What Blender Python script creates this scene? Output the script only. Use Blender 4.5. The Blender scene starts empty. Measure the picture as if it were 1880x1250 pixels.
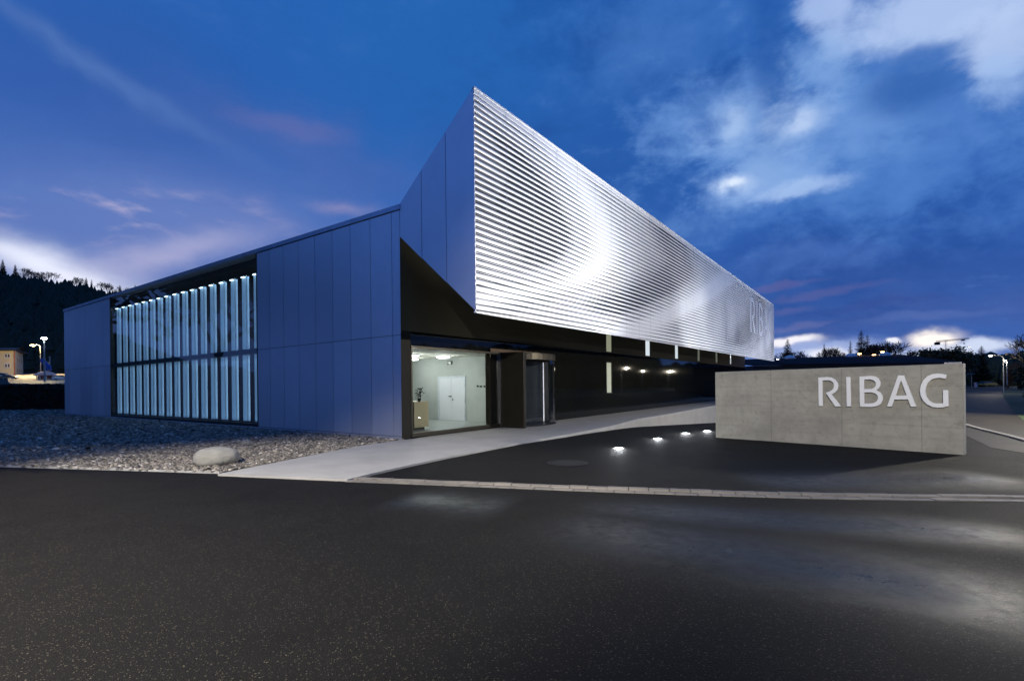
import bpy, math, random
import numpy as np
from mathutils import Vector, Matrix
random.seed(7); RNG = np.random.default_rng(7)
SC = bpy.context.scene; COL = SC.collection
R = math.radians

# ------------------------------------------------------------------ camera
FPX, U0, V0, EYE = 946.0, 940.0, 707.0, 1.6
ROLL = R(-0.6)
cam = bpy.data.cameras.new('camera'); camo = bpy.data.objects.new('camera', cam); COL.objects.link(camo)
cam.sensor_width = 36; cam.lens = 36 * FPX / 1880; cam.shift_y = (V0 - 625) / 1880
cam.clip_start = 0.05; cam.clip_end = 6000
M3 = Matrix.Rotation(R(90), 3, 'X') @ Matrix.Rotation(ROLL, 3, 'Z')
camo.matrix_world = Matrix.Translation((0, 0, EYE)) @ M3.to_4x4()
SC.camera = camo
CAMP = Vector((0, 0, EYE))

# ------------------------------------------------------------------ world (dusk sky, a function of direction only)
world = bpy.data.worlds.new('World'); SC.world = world; world.use_nodes = True
class X:
    """a socket with arithmetic"""
    T = None
    def __init__(s, v): s.v = v
    @staticmethod
    def m(op, *a, clamp=False):
        n = X.T.nodes.new('ShaderNodeMath'); n.operation = op; n.use_clamp = clamp
        for i, q in enumerate(a):
            q = q.v if isinstance(q, X) else q
            if isinstance(q, (int, float)): n.inputs[i].default_value = q
            else: X.T.links.new(q, n.inputs[i])
        return X(n.outputs[0])
    def __add__(s, o): return X.m('ADD', s, o)
    def __radd__(s, o): return X.m('ADD', s, o)
    def __sub__(s, o): return X.m('SUBTRACT', s, o)
    def __rsub__(s, o): return X.m('SUBTRACT', o, s)
    def __mul__(s, o): return X.m('MULTIPLY', s, o)
    def __rmul__(s, o): return X.m('MULTIPLY', s, o)
    def __truediv__(s, o): return X.m('DIVIDE', s, o)
    def exp(s): return X.m('EXPONENT', s)
    def clamp(s): return X.m('ADD', s, 0.0, clamp=True)
def smooth(x, a, b):
    n = X.T.nodes.new('ShaderNodeMapRange'); n.interpolation_type = 'SMOOTHSTEP'
    X.T.links.new(x.v, n.inputs[0]); n.inputs[1].default_value = a; n.inputs[2].default_value = b
    return X(n.outputs[0])
def comb(x, y, z):
    n = X.T.nodes.new('ShaderNodeCombineXYZ')
    for i, q in enumerate((x, y, z)):
        if isinstance(q, X): X.T.links.new(q.v, n.inputs[i])
        else: n.inputs[i].default_value = q
    return n.outputs[0]
def noise(vec, scale, detail=4, rough=0.5, dist=0.0):
    n = X.T.nodes.new('ShaderNodeTexNoise'); X.T.links.new(vec, n.inputs['Vector'])
    n.inputs['Scale'].default_value = scale; n.inputs['Detail'].default_value = detail
    n.inputs['Roughness'].default_value = rough; n.inputs['Distortion'].default_value = dist
    return X(n.outputs[0])
def mixc(f, a, b):
    n = X.T.nodes.new('ShaderNodeMix'); n.data_type = 'RGBA'
    if isinstance(f, X): X.T.links.new(f.v, n.inputs[0])
    else: n.inputs[0].default_value = f
    for i, q in ((6, a), (7, b)):
        if isinstance(q, (tuple, list)): n.inputs[i].default_value = (*q[:3], 1)
        else: X.T.links.new(q, n.inputs[i])
    return n.outputs[2]
def srgb(r, g, b):
    f = lambda c: (c / 255 / 12.92) if c <= 10 else ((c / 255 + .055) / 1.055) ** 2.4
    return (f(r), f(g), f(b))
def build_world():
    T = world.node_tree; T.nodes.clear(); X.T = T
    tc = T.nodes.new('ShaderNodeTexCoord'); sep = T.nodes.new('ShaderNodeSeparateXYZ')
    T.links.new(tc.outputs['Generated'], sep.inputs[0])
    x, y, z = (X(sep.outputs[i]) for i in range(3))
    az = X.m('ARCTAN2', x, y); el = X.m('ARCSINE', z)
    zc = X.m('MAXIMUM', z, 0.0) + 0.22
    flat = comb(x / zc, y / zc, 0.0)
    dirv = comb(x, y, z * 1.5)
    n1 = noise(dirv, 4.2, 6, .55); n2 = noise(dirv, 11.0, 6, .58, .3); n3 = noise(flat, 2.6, 6, .55, .3)
    n4 = noise(dirv, 26.0, 6, .6, .2); n5 = noise(comb(x, y, z * 3.2), 2.6, 8, .62, .35)
    wx = (n1 - .5) * .20 + (n2 - .5) * .10; wy = (noise(dirv, 5.5, 5, .55) - .5) * .22
    azw = az + wx; elw = el + wy
    azs = az + wx * .45; els = el + wy * .35
    def ae(u, v):
        return math.atan2(u - 940, 946), math.atan2(707 - 0.0105 * (u - 940) - v, math.hypot(946, u - 940))
    def blob(u, v, su, sv, warp=1, tilt=0.0):
        a, e = ae(u, v); k = math.hypot(946, u - 940) / 946
        sa, se = su / 946 / (k * k), sv / 946 / k
        A_, E_ = (azw, elw) if warp == 1 else ((azs, els) if warp == .5 else (az, el))
        da = A_ - a; de = E_ - e
        if tilt: de = de - da * tilt
        da = da * (1 / sa); de = de * (1 / se)
        return ((da * da + de * de) * -1.0).exp()
    # clear-sky base over elevation
    c = mixc(smooth(el, 0.0, .30), srgb(62, 98, 170), srgb(44, 92, 170))
    c = mixc(smooth(el, .25, .62), c, srgb(36, 92, 170))
    c = mixc((1.0 - smooth(az, -1.35, -.80)) * .28, c, srgb(82, 106, 172))
    # broad zones
    c = mixc(blob(150, 130, 420, 190, .5) * .6, c, srgb(44, 84, 158))
    c = mixc(blob(830, 60, 330, 330, .5) * .85, c, srgb(34, 96, 170))
    c = mixc(blob(1120, 330, 230, 170, 1) * .8, c, srgb(36, 84, 158))
    c = mixc(blob(1600, 500, 420, 70, 1) * .75, c, srgb(44, 76, 146))
    c = mixc(blob(1560, 590, 420, 36, 1) * .65, c, srgb(62, 84, 148))
    c = mixc(blob(600, 300, 300, 60, 1, -.1) * .35, c, srgb(88, 104, 166))
    # left dusk glow
    c = mixc(blob(120, 400, 520, 130, .5) * .62, c, srgb(100, 124, 186))
    c = mixc(blob(420, 420, 260, 70, .5) * .5, c, srgb(112, 128, 184))
    c = mixc(smooth(n3, .46, .64) * blob(170, 405, 330, 40, 1) * .8, c, srgb(190, 180, 206))
    c = mixc(smooth(n3, .44, .60) * blob(40, 375, 120, 16, 1, .1) * .7, c, srgb(176, 166, 200))
    c = mixc(blob(110, 500, 230, 38, .5, -.25).clamp() * .97, c, srgb(232, 236, 252))
    c = mixc(blob(300, 470, 150, 26, .5, .3) * .5, c, srgb(190, 186, 214))
    c = mixc(blob(640, 382, 50, 11, .5) * .6, c, srgb(140, 138, 180))
    c = mixc(smooth(blob(540, 240, 130, 22, .5) + (n3 - .5) * .9, .25, 1.1) * .42, c, srgb(104, 108, 164))
    # faint streak rising to the upper left
    c = mixc(blob(190, 130, 260, 18, .5, -.42) * .45, c, srgb(92, 124, 182))
    # heavy cloud texture: darker and lighter billows, strongest on the right
    rt = smooth(az, -.25, .25)
    tex = n5 * .6 + n2 * .28 + n4 * .12
    c = mixc((1.0 - smooth(tex, .34, .50)) * (rt * .50 + .12), c, srgb(26, 70, 142))
    c = mixc(smooth(tex, .50, .64) * (rt * .46 + .10), c, srgb(92, 136, 200))
    def cloud(u, v, su, sv, k, col, lo=.35, hi=1.0, rag=1.0, w=.5):
        bb = blob(u, v, su, sv, w)
        d = bb + ((n2 - .5) * 1.1 + (n4 - .5) * .55 + (n1 - .5) * .5) * rag
        return mixc(smooth(d, lo, hi) * smooth(bb, .02, .3) * k, c, srgb(*col))
    c = cloud(1580, 220, 360, 190, .80, (84, 130, 198), .10, .95, 1.1)
    c = cloud(1480, 240, 200, 90, .55, (110, 152, 212), .15, .95, 1.2)
    c = cloud(1230, 80, 230, 110, .40, (78, 124, 192), .2, 1.1)
    c = cloud(1310, 215, 150, 70, .55, (104, 146, 208), .2, 1.0)
    c = cloud(1250, 420, 190, 50, .35, (78, 118, 186), .2, 1.1)
    c = cloud(1690, 320, 200, 60, .45, (70, 118, 190), .2, 1.1)
    c = cloud(1420, 110, 46, 150, .60, (34, 82, 156), .1, .9, .6)
    c = cloud(1660, 170, 120, 55, .70, (40, 88, 162), .2, .9, .7)
    c = cloud(1760, 0, 280, 80, .88, (172, 194, 232), .18, 1.0, .9)
    c = cloud(1850, 70, 120, 80, .85, (176, 196, 232), .25, .95, .9)
    c = cloud(1540, 0, 70, 100, .75, (170, 192, 232), .3, 1.0, .9)
    c = cloud(1690, 112, 100, 26, .75, (58, 106, 178), .25, .9, .7)
    for (u, v, su, sv, k, cc) in ((1462, 228, 80, 50, .62, (160, 188, 230)), (1460, 230, 34, 24, .62, (196, 214, 242)), (1340, 224, 80, 40, .55, (146, 178, 224)), (1345, 228, 30, 18, .45, (180, 204, 238)),
                                  (1400, 330, 140, 44, .60, (140, 174, 224)), (1356, 334, 52, 20, .7, (184, 206, 240)), (1352, 334, 26, 11, .8, (226, 236, 250)), (1484, 345, 90, 20, .65, (168, 194, 234)),
                                  (1510, 130, 80, 80, .6, (128, 166, 218)), (1830, 155, 80, 50, .75, (150, 180, 226)), (1500, 470, 200, 30, .3, (76, 112, 182)),
                                  (1410, 290, 70, 50, .6, (128, 164, 216)), (1570, 250, 120, 50, .4, (106, 148, 208))):
        c = cloud(u, v, su, sv, k, cc, .22, 1.05, 1.0)
    # warm dusk streaks low on the right
    for (u, v, su, sv, k, cc) in ((1450, 515, 80, 6, .40, (104, 98, 150)), (1520, 533, 130, 9, .38, (98, 98, 152)), (1600, 560, 160, 12, .35, (52, 70, 138)),
                                  (1450, 560, 70, 8, .35, (100, 102, 156)), (1470, 592, 70, 8, .4, (112, 116, 168)), (1700, 585, 160, 10, .4, (96, 116, 178))):
        c = mixc(smooth(blob(u, v, su, sv, .5) + (n3 - .5) * .8, .2, 1.0) * k, c, srgb(*cc))
    # bright breaks at the horizon
    for (u, v, su, sv, k, cc) in ((1440, 622, 60, 10, .95, (244, 240, 246)), (1500, 640, 120, 16, .7, (168, 184, 226)),
                                  (1515, 645, 40, 9, .8, (236, 238, 248)), (1715, 622, 52, 14, 1.0, (255, 246, 240)),
                                  (1760, 640, 120, 12, .85, (212, 222, 244)), (1632, 626, 16, 4, .9, (240, 240, 250)),
                                  (1640, 645, 60, 8, .5, (180, 196, 232))):
        c = mixc(smooth(blob(u, v, su, sv, .5), .05, .8) * k, c, srgb(*cc))
    sky = T.nodes.new('ShaderNodeTexSky'); sky.sky_type = 'NISHITA'; sky.sun_disc = False
    sky.sun_elevation = R(-4); sky.sun_rotation = R(-50)
    add = T.nodes.new('ShaderNodeMix'); add.data_type = 'RGBA'; add.blend_type = 'ADD'; add.inputs[0].default_value = .05
    T.links.new(c, add.inputs[6]); T.links.new(sky.outputs[0], add.inputs[7])
    bg = T.nodes.new('ShaderNodeBackground'); bg.inputs[1].default_value = 1.1
    out = T.nodes.new('ShaderNodeOutputWorld')
    T.links.new(add.outputs[2], bg.inputs[0]); T.links.new(bg.outputs[0], out.inputs[0])
build_world()
SC.view_settings.view_transform = 'Standard'; SC.view_settings.look = 'None'
SC.view_settings.exposure = 0; SC.view_settings.gamma = 1
SC.render.engine = 'CYCLES'
SC.cycles.use_denoising = True
SC.cycles.max_bounces = 6; SC.cycles.diffuse_bounces = 3; SC.cycles.glossy_bounces = 3
SC.cycles.transparent_max_bounces = 12; SC.cycles.sample_clamp_indirect = 4

# ------------------------------------------------------------------ pixel -> place
def ray(u, v): return M3 @ Vector(((u - U0) / FPX, -(v - V0) / FPX, -1))
def ground(u, v, z=0.0):
    d = ray(u, v); return CAMP + d * ((z - EYE) / d.z)
def onplane(u, v, P, n):
    d = ray(u, v); return CAMP + d * ((P - CAMP).dot(n) / d.dot(n))
def atdepth(u, v, Y):
    d = ray(u, v); return CAMP + d * (Y / d.y)

# ------------------------------------------------------------------ mesh helpers
class MB:
    def __init__(s): s.v = []; s.f = []
    def add(s, vs, fs):
        o = len(s.v); s.v += [tuple(p) for p in vs]; s.f += [tuple(o + i for i in f) for f in fs]; return s
    def quad(s, a, b, c, d): return s.add((a, b, c, d), ((0, 1, 2, 3),))
    def hexa(s, b, t):   # four bottom corners, four top corners
        return s.add(list(b) + list(t), ((3, 2, 1, 0), (4, 5, 6, 7), (0, 1, 5, 4), (1, 2, 6, 5), (2, 3, 7, 6), (3, 0, 4, 7)))
    def box(s, x0, x1, y0, y1, z0, z1):
        return s.hexa(((x0, y0, z0), (x1, y0, z0), (x1, y1, z0), (x0, y1, z0)), ((x0, y0, z1), (x1, y0, z1), (x1, y1, z1), (x0, y1, z1)))
    def tube(s, pts, rads, n=8, cap=True):
        pts = [Vector(p) for p in pts]; rings = []
        for i, p in enumerate(pts):
            d = (pts[min(i + 1, len(pts) - 1)] - pts[max(i - 1, 0)]).normalized()
            a = Vector((0, 0, 1)) if abs(d.z) < .9 else Vector((1, 0, 0))
            e1 = d.cross(a).normalized(); e2 = d.cross(e1)
            r = rads[i] if isinstance(rads, (list, tuple)) else rads
            rings.append([p + e1 * (r * math.cos(6.28318 * k / n)) + e2 * (r * math.sin(6.28318 * k / n)) for k in range(n)])
        vs = [q for rg in rings for q in rg]; fs = []
        for i in range(len(rings) - 1):
            for k in range(n):
                fs.append((i * n + k, i * n + (k + 1) % n, (i + 1) * n + (k + 1) % n, (i + 1) * n + k))
        if cap: fs += [tuple(range(n))[::-1], tuple((len(rings) - 1) * n + k for k in range(n))]
        return s.add(vs, fs)
    def lathe(s, prof, c=(0, 0, 0), n=20):
        vs = [(c[0] + r * math.cos(6.28318 * k / n), c[1] + r * math.sin(6.28318 * k / n), c[2] + z) for r, z in prof for k in range(n)]
        fs = [(i * n + k, i * n + (k + 1) % n, (i + 1) * n + (k + 1) % n, (i + 1) * n + k) for i in range(len(prof) - 1) for k in range(n)]
        fs += [tuple(range(n))[::-1], tuple((len(prof) - 1) * n + k for k in range(n))]
        return s.add(vs, fs)
    def prism(s, poly, off):   # planar polygon (3D points) pushed along off
        n = len(poly); off = Vector(off)
        vs = [Vector(p) for p in poly] + [Vector(p) + off for p in poly]
        return s.add(vs, [tuple(range(n))[::-1], tuple(range(n, 2 * n))] + [(i, (i + 1) % n, n + (i + 1) % n, n + i) for i in range(n)])
    def build(s, name, m, parent=None, smooth=False, fix=True):
        me = bpy.data.meshes.new(name); o0 = parent['_o'] if parent is not None and '_o' in parent else (0, 0, 0)
        vs = s.v if not any(o0) else [(p[0] - o0[0], p[1] - o0[1], p[2] - o0[2]) for p in s.v]
        me.from_pydata(vs, [], s.f); me.materials.append(m)
        if fix:
            import bmesh
            b = bmesh.new(); b.from_mesh(me); bmesh.ops.recalc_face_normals(b, faces=b.faces); b.to_mesh(me); b.free()
        if smooth:
            for p in me.polygons: p.use_smooth = True
        o = bpy.data.objects.new(name, me); COL.objects.link(o)
        if parent is not None: o.parent = parent
        return o
def sub(o, parent):          # a sub-part keeps the origin of its thing
    return o
def thing(name, label, cat, loc=(0, 0, 0), rz=0, group=None, local=False, scale=1):
    o = bpy.data.objects.new(name, None); COL.objects.link(o); o.location = loc; o.rotation_euler = (0, 0, rz)
    o.scale = (scale,) * 3; o.empty_display_size = .2
    if not local: o['_o'] = tuple(loc)
    return tag(o, label, cat, group)
def tag(o, label, cat, group=None, kind=None):
    o['label'] = label; o['category'] = cat
    if group: o['group'] = group
    if kind: o['kind'] = kind
    return o
def struct(o, kind='structure'): o['kind'] = kind; return o
def dup(root, label, loc, rz=0.0, scale=None, group=None):
    r = root.copy(); COL.objects.link(r); r.location = loc; r.rotation_euler = (0, 0, rz)
    if scale is not None: r.scale = (scale,) * 3 if isinstance(scale, (int, float)) else scale
    r['label'] = label
    if group: r['group'] = group
    def kids(a, b):
        for ch in list(a.children):
            c = ch.copy(); COL.objects.link(c); c.parent = b; kids(ch, c)
    kids(root, r)
    return r

# ------------------------------------------------------------------ materials
def nm(name):
    m = bpy.data.materials.new(name); m.use_nodes = True; T = m.node_tree; T.nodes.clear(); X.T = T
    b = T.nodes.new('ShaderNodeBsdfPrincipled'); o = T.nodes.new('ShaderNodeOutputMaterial'); T.links.new(b.outputs[0], o.inputs[0])
    return m, T, b
def coords(T, kind='Object'):
    return T.nodes.new('ShaderNodeTexCoord').outputs[kind]
def world_pos(T): return T.nodes.new('ShaderNodeNewGeometry').outputs['Position']
def setc(T, b, name, v):
    if isinstance(v, X): T.links.new(v.v, b.inputs[name])
    elif hasattr(v, 'is_linked'): T.links.new(v, b.inputs[name])
    elif isinstance(v, (tuple, list)): b.inputs[name].default_value = (*v[:3], 1)
    else: b.inputs[name].default_value = v
def bump(T, b, h, strength, dist=.01):
    n = T.nodes.new('ShaderNodeBump'); n.inputs['Strength'].default_value = strength; n.inputs['Distance'].default_value = dist
    T.links.new(h.v, n.inputs['Height']); T.links.new(n.outputs[0], b.inputs['Normal'])
def simple(name, c, rough=.6, metal=0.0, c2=None, scale=3.0, bmp=0.0, bscale=30.0, detail=5, spec=None, rvar=0.0):
    m, T, b = nm(name); P = world_pos(T) if False else coords(T)
    n = noise(P, scale, detail, .6)
    if c2 is None: c2 = tuple(q * .82 for q in c)
    setc(T, b, 'Base Color', mixc(smooth(n, .32, .68), c, c2))
    if rvar: setc(T, b, 'Roughness', n * (2 * rvar) + (rough - rvar))
    else: b.inputs['Roughness'].default_value = rough
    b.inputs['Metallic'].default_value = metal
    if spec is not None: b.inputs['Specular IOR Level'].default_value = spec
    if bmp: bump(T, b, noise(P, bscale, 4, .6), bmp)
    return m
def emis(name, c, s, base=(.8, .8, .8)):
    m, T, b = nm(name); setc(T, b, 'Base Color', base); setc(T, b, 'Emission Color', c); b.inputs['Emission Strength'].default_value = s
    b.inputs['Roughness'].default_value = .5
    return m
def glass(name, tint=(1, 1, 1), refl=1.0, rough=0.0, ior=1.5):
    m = bpy.data.materials.new(name); m.use_nodes = True; T = m.node_tree; T.nodes.clear(); X.T = T
    tr = T.nodes.new('ShaderNodeBsdfTransparent'); tr.inputs[0].default_value = (*tint, 1)
    gl = T.nodes.new('ShaderNodeBsdfGlossy'); gl.inputs['Roughness'].default_value = rough; gl.inputs[0].default_value = (refl, refl, refl, 1)
    g = T.nodes.new('ShaderNodeNewGeometry'); dt = T.nodes.new('ShaderNodeVectorMath'); dt.operation = 'DOT_PRODUCT'
    T.links.new(g.outputs['Normal'], dt.inputs[0]); T.links.new(g.outputs['Incoming'], dt.inputs[1])
    f0 = ((ior - 1) / (ior + 1)) ** 2 * 1.9
    fr = X.m('POWER', 1.0 - X.m('ABSOLUTE', X(dt.outputs['Value'])), 5.0) * (1 - f0) + f0
    mx = T.nodes.new('ShaderNodeMixShader'); o = T.nodes.new('ShaderNodeOutputMaterial')
    T.links.new(fr.v, mx.inputs[0]); T.links.new(tr.outputs[0], mx.inputs[1]); T.links.new(gl.outputs[0], mx.inputs[2]); T.links.new(mx.outputs[0], o.inputs[0])
    return m
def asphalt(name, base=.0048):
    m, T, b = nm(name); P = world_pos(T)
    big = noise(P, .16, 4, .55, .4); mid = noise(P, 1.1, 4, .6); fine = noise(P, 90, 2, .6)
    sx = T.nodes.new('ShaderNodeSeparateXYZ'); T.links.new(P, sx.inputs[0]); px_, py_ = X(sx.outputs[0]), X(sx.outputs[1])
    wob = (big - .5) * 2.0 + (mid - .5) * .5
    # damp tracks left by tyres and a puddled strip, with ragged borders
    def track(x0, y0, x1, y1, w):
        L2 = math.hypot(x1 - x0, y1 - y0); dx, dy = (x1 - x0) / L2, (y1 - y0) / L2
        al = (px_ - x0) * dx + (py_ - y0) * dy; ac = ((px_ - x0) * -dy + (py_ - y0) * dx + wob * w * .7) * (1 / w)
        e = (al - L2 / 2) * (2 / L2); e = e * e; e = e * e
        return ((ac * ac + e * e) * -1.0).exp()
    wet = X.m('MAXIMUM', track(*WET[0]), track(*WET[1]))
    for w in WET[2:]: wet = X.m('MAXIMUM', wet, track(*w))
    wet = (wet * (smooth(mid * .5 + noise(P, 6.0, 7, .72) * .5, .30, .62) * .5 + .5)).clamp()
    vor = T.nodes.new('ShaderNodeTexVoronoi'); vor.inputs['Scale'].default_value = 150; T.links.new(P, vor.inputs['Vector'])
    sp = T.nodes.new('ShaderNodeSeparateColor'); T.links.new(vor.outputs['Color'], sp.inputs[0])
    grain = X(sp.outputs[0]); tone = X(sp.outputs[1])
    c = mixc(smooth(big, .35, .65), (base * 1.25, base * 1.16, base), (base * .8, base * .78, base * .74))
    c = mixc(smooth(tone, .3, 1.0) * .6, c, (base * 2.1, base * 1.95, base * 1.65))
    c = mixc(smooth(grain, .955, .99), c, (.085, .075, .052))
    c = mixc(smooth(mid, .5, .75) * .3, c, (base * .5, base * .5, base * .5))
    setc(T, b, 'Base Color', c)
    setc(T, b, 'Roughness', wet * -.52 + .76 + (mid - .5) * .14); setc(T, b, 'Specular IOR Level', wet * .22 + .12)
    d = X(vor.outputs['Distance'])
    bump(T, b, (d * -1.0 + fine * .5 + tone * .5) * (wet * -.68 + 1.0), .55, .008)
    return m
def _g(u, v):
    d = M3 @ Vector(((u - U0) / FPX, -(v - V0) / FPX, -1)); t = -EYE / d.z; return d.x * t, d.y * t
WET = [(*_g(1030, 955), *_g(1960, 1130), .75), (*_g(1080, 930), *_g(1900, 985), .5), (*_g(730, 915), *_g(930, 930), .55), (*_g(1380, 885), *_g(1860, 880), .7)]
def concrete(name, c, c2, stain=.4, bmp=.15, rough=.75):
    m, T, b = nm(name); P = world_pos(T)
    n = noise(P, 1.2, 7, .62); f = noise(P, 9, 6, .65); g = noise(P, 60, 3, .6)
    col = mixc(smooth(n, .3, .7), c, c2); col = mixc(smooth(f, .5, .8) * stain, col, tuple(q * .55 for q in c))
    col = mixc(smooth(g, .62, .72) * .35, col, tuple(q * .6 for q in c))
    setc(T, b, 'Base Color', col); b.inputs['Roughness'].default_value = rough
    bump(T, b, f * .6 + g * .4, bmp, .01)
    return m

M = {}
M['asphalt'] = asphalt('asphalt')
M['panel'] = simple('panel_metal', (.78, .82, .92), .40, .9, (.72, .76, .87), .35, .02, 40, spec=.5, rvar=.05)
def panel_mat():
    m, T, b = nm('panel_metal'); g = T.nodes.new('ShaderNodeNewGeometry'); P = coords(T); rnd = X(g.outputs['Random Per Island'])
    n = noise(P, .5, 4, .55); f = noise(P, 5, 5, .6)
    c = mixc(rnd, (.68, .70, .77), (.78, .80, .87)); c = mixc(smooth(n, .35, .7) * .35, c, (.62, .64, .72)); setc(T, b, 'Base Color', c)
    b.inputs['Metallic'].default_value = .9; setc(T, b, 'Roughness', n * .10 + f * .06 + rnd * .05 + .30)
    bump(T, b, noise(P, .9, 2, .5), .10, .02)
    return m
M['panel'] = panel_mat()
M['road_pale'] = concrete('pale_road_surface', (.036, .030, .021), (.020, .017, .013), .5, .3, .7)
for _n in M['road_pale'].node_tree.nodes:
    if _n.type == 'BSDF_PRINCIPLED': _n.inputs['Specular IOR Level'].default_value = .18
M['panel_gap'] = simple('panel_gap', (.02, .02, .025), .8)
M['coping'] = simple('coping_metal', (.5, .55, .66), .35, .8)
M['alu'] = simple('brushed_aluminium', (.80, .81, .84), .42, .30, (.75, .77, .81), .6, rvar=.05)
M['screen_back'] = simple('screen_backing', (.006, .010, .020), .6)
M['dark_matte'] = simple('bronze_cladding', (.066, .058, .036), .55, .0, (.055, .050, .030), .25, spec=.3)
M['dark_gloss'] = simple('dark_gloss_cladding', (.010, .0105, .008), .035, .0, (.007, .0075, .007), .3, spec=.3, rvar=.012)
M['soffit'] = simple('soffit_sheet', (.075, .066, .038), .6)
M['frame'] = simple('dark_frame', (.02, .02, .018), .4, .3)
M['frame_matte'] = simple('matte_black_cladding', (.016, .015, .011), .6, spec=.2)
M['door_dark'] = simple('door_drum_dark', (.018, .016, .011), .4, .0, spec=.3)
M['bronze'] = simple('bronze_trim', (.07, .06, .04), .4, .6)
M['steel'] = simple('steel_trim', (.6, .6, .58), .28, .9)
M['glass'] = glass('clear_glass', (.93, .97, .96), .12, 0, 1.45)
M['glass_dark'] = glass('tinted_glass', (.86, .92, .95), 1.0, 0, 1.55)
M['concrete'] = concrete('walkway_concrete', (.37, .355, .325), (.31, .30, .275), .22, .08, .7)
M['kerb'] = concrete('kerb_concrete', (.40, .39, .37), (.32, .31, .29), .35, .2)
M['plaster'] = simple('lobby_plaster', (.44, .475, .455), .8, 0, (.39, .43, .41), 1.5, .05, 20)
M['ceiling'] = simple('lobby_ceiling', (.62, .62, .54), .8)
M['lobby_floor'] = simple('lobby_floor', (.36, .39, .38), .3, 0, (.33, .36, .35), 1.0)
M['white_paint'] = simple('white_paint', (.74, .78, .82), .45, 0, (.72, .76, .80))
M['wood_light'] = simple('pale_timber', (.55, .46, .27), .5, 0, (.50, .41, .23), 3)
M['black'] = simple('black_plastic', (.012, .012, .012), .4)
M['lamp_white'] = emis('lamp_white', (1, .98, .94), 14)
M['gravel'] = simple('gravel_base', (.13, .115, .10), .9, 0, (.07, .062, .055), 25, .9, 60)
M['soil'] = simple('dark_soil', (.018, .022, .012), .95, 0, (.010, .013, .008), 2, .4, 8)
M['grass'] = simple('grass', (.035, .055, .018), .95, 0, (.022, .036, .012), 4, .5, 20)
M['bark'] = simple('bark', (.06, .05, .04), .9, 0, (.035, .03, .025), 4)
M['needles'] = simple('needles', (.020, .034, .018), .85, 0, (.012, .022, .012), 3)
M['twigs'] = simple('twigs', (.055, .045, .035), .9)
M['leaves'] = simple('leaves', (.045, .050, .020), .8, 0, (.030, .036, .014), 3)
M['roof_dark'] = simple('dark_roofing', (.035, .036, .042), .7, 0, (.028, .029, .034), .4)
M['wall_dark'] = simple('dark_shed_wall', (.012, .014, .015), .7)

# ------------------------------------------------------------------ building frame
C0 = ground(738, 809)
bB = Vector((660, 946, 0)).normalized(); nB = Vector((bB.y, -bB.x, 0)); aA = -nB; nA = -bB
def L(t, o, z): return C0 + bB * t + nB * o + Vector((0, 0, z))
def A(s, out, z): return L(-out, -s, z)
def pA(u, v, out=0.0):
    p = onplane(u, v, C0 + nA * out, nA); return ((p - C0).dot(aA), p.z)
def pB(u, v, o=0.0):
    p = onplane(u, v, C0 + nB * o, nB); return ((p - C0).dot(bB), p.z)
def lin(p, q): return lambda s: p[1] + (q[1] - p[1]) * (s - p[0]) / (q[0] - p[0])
roofz = lin(pA(118, 568), pA(732, 376)); jointz = lin(pA(118, 679.5), pA(735.7, 614.3))
def boxL(mb, t0, t1, o0, o1, z0, z1):
    return mb.hexa((L(t0, o0, z0), L(t1, o0, z0), L(t1, o1, z0), L(t0, o1, z0)), (L(t0, o0, z1), L(t1, o0, z1), L(t1, o1, z1), L(t0, o1, z1)))
def panelA(mb, s0, s1, z00, z01, z10, z11, out=.0, th=.03, g=.008):  # z(s0 low), z(s1 low), z(s0 high), z(s1 high)
    s0 += g; s1 -= g
    mb.hexa((A(s0, out, z00 + g), A(s1, out, z01 + g), A(s1, out - th, z01 + g), A(s0, out - th, z00 + g)),
            (A(s0, out, z10 - g), A(s1, out, z11 - g), A(s1, out - th, z11 - g), A(s0, out - th, z10 - g)))

SLEN = pA(118, 650)[0]; S1, S2 = pA(473, 640)[0], pA(202.5, 660)[0]
fin0b, fin0t = pA(872, 571), pA(871, 161)
OUT = -(fin0b[0] + fin0t[0]) / 2
FLEN = (pB(1420, 560, OUT)[0] + pB(1420, 662, OUT)[0]) / 2
finb1, fint1 = pB(1420, 662, OUT)[1], pB(1420, 560, OUT)[1]
zk = pA(735, 435)[1]; zt = pA(732, 376)[1]
print('corner', C0, 'A len', SLEN, S1, S2, 'roof', roofz(0), roofz(SLEN), 'joint', jointz(0), jointz(SLEN), 'out', OUT, 'FLEN', FLEN, 'fin z', fin0b[1], fin0t[1], finb1, fint1, 'kink', zk, zt)

bld = thing('office_building', 'low blue metal clad office building with a bright louvred prow above its dark entrance front', 'building', C0)

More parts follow.
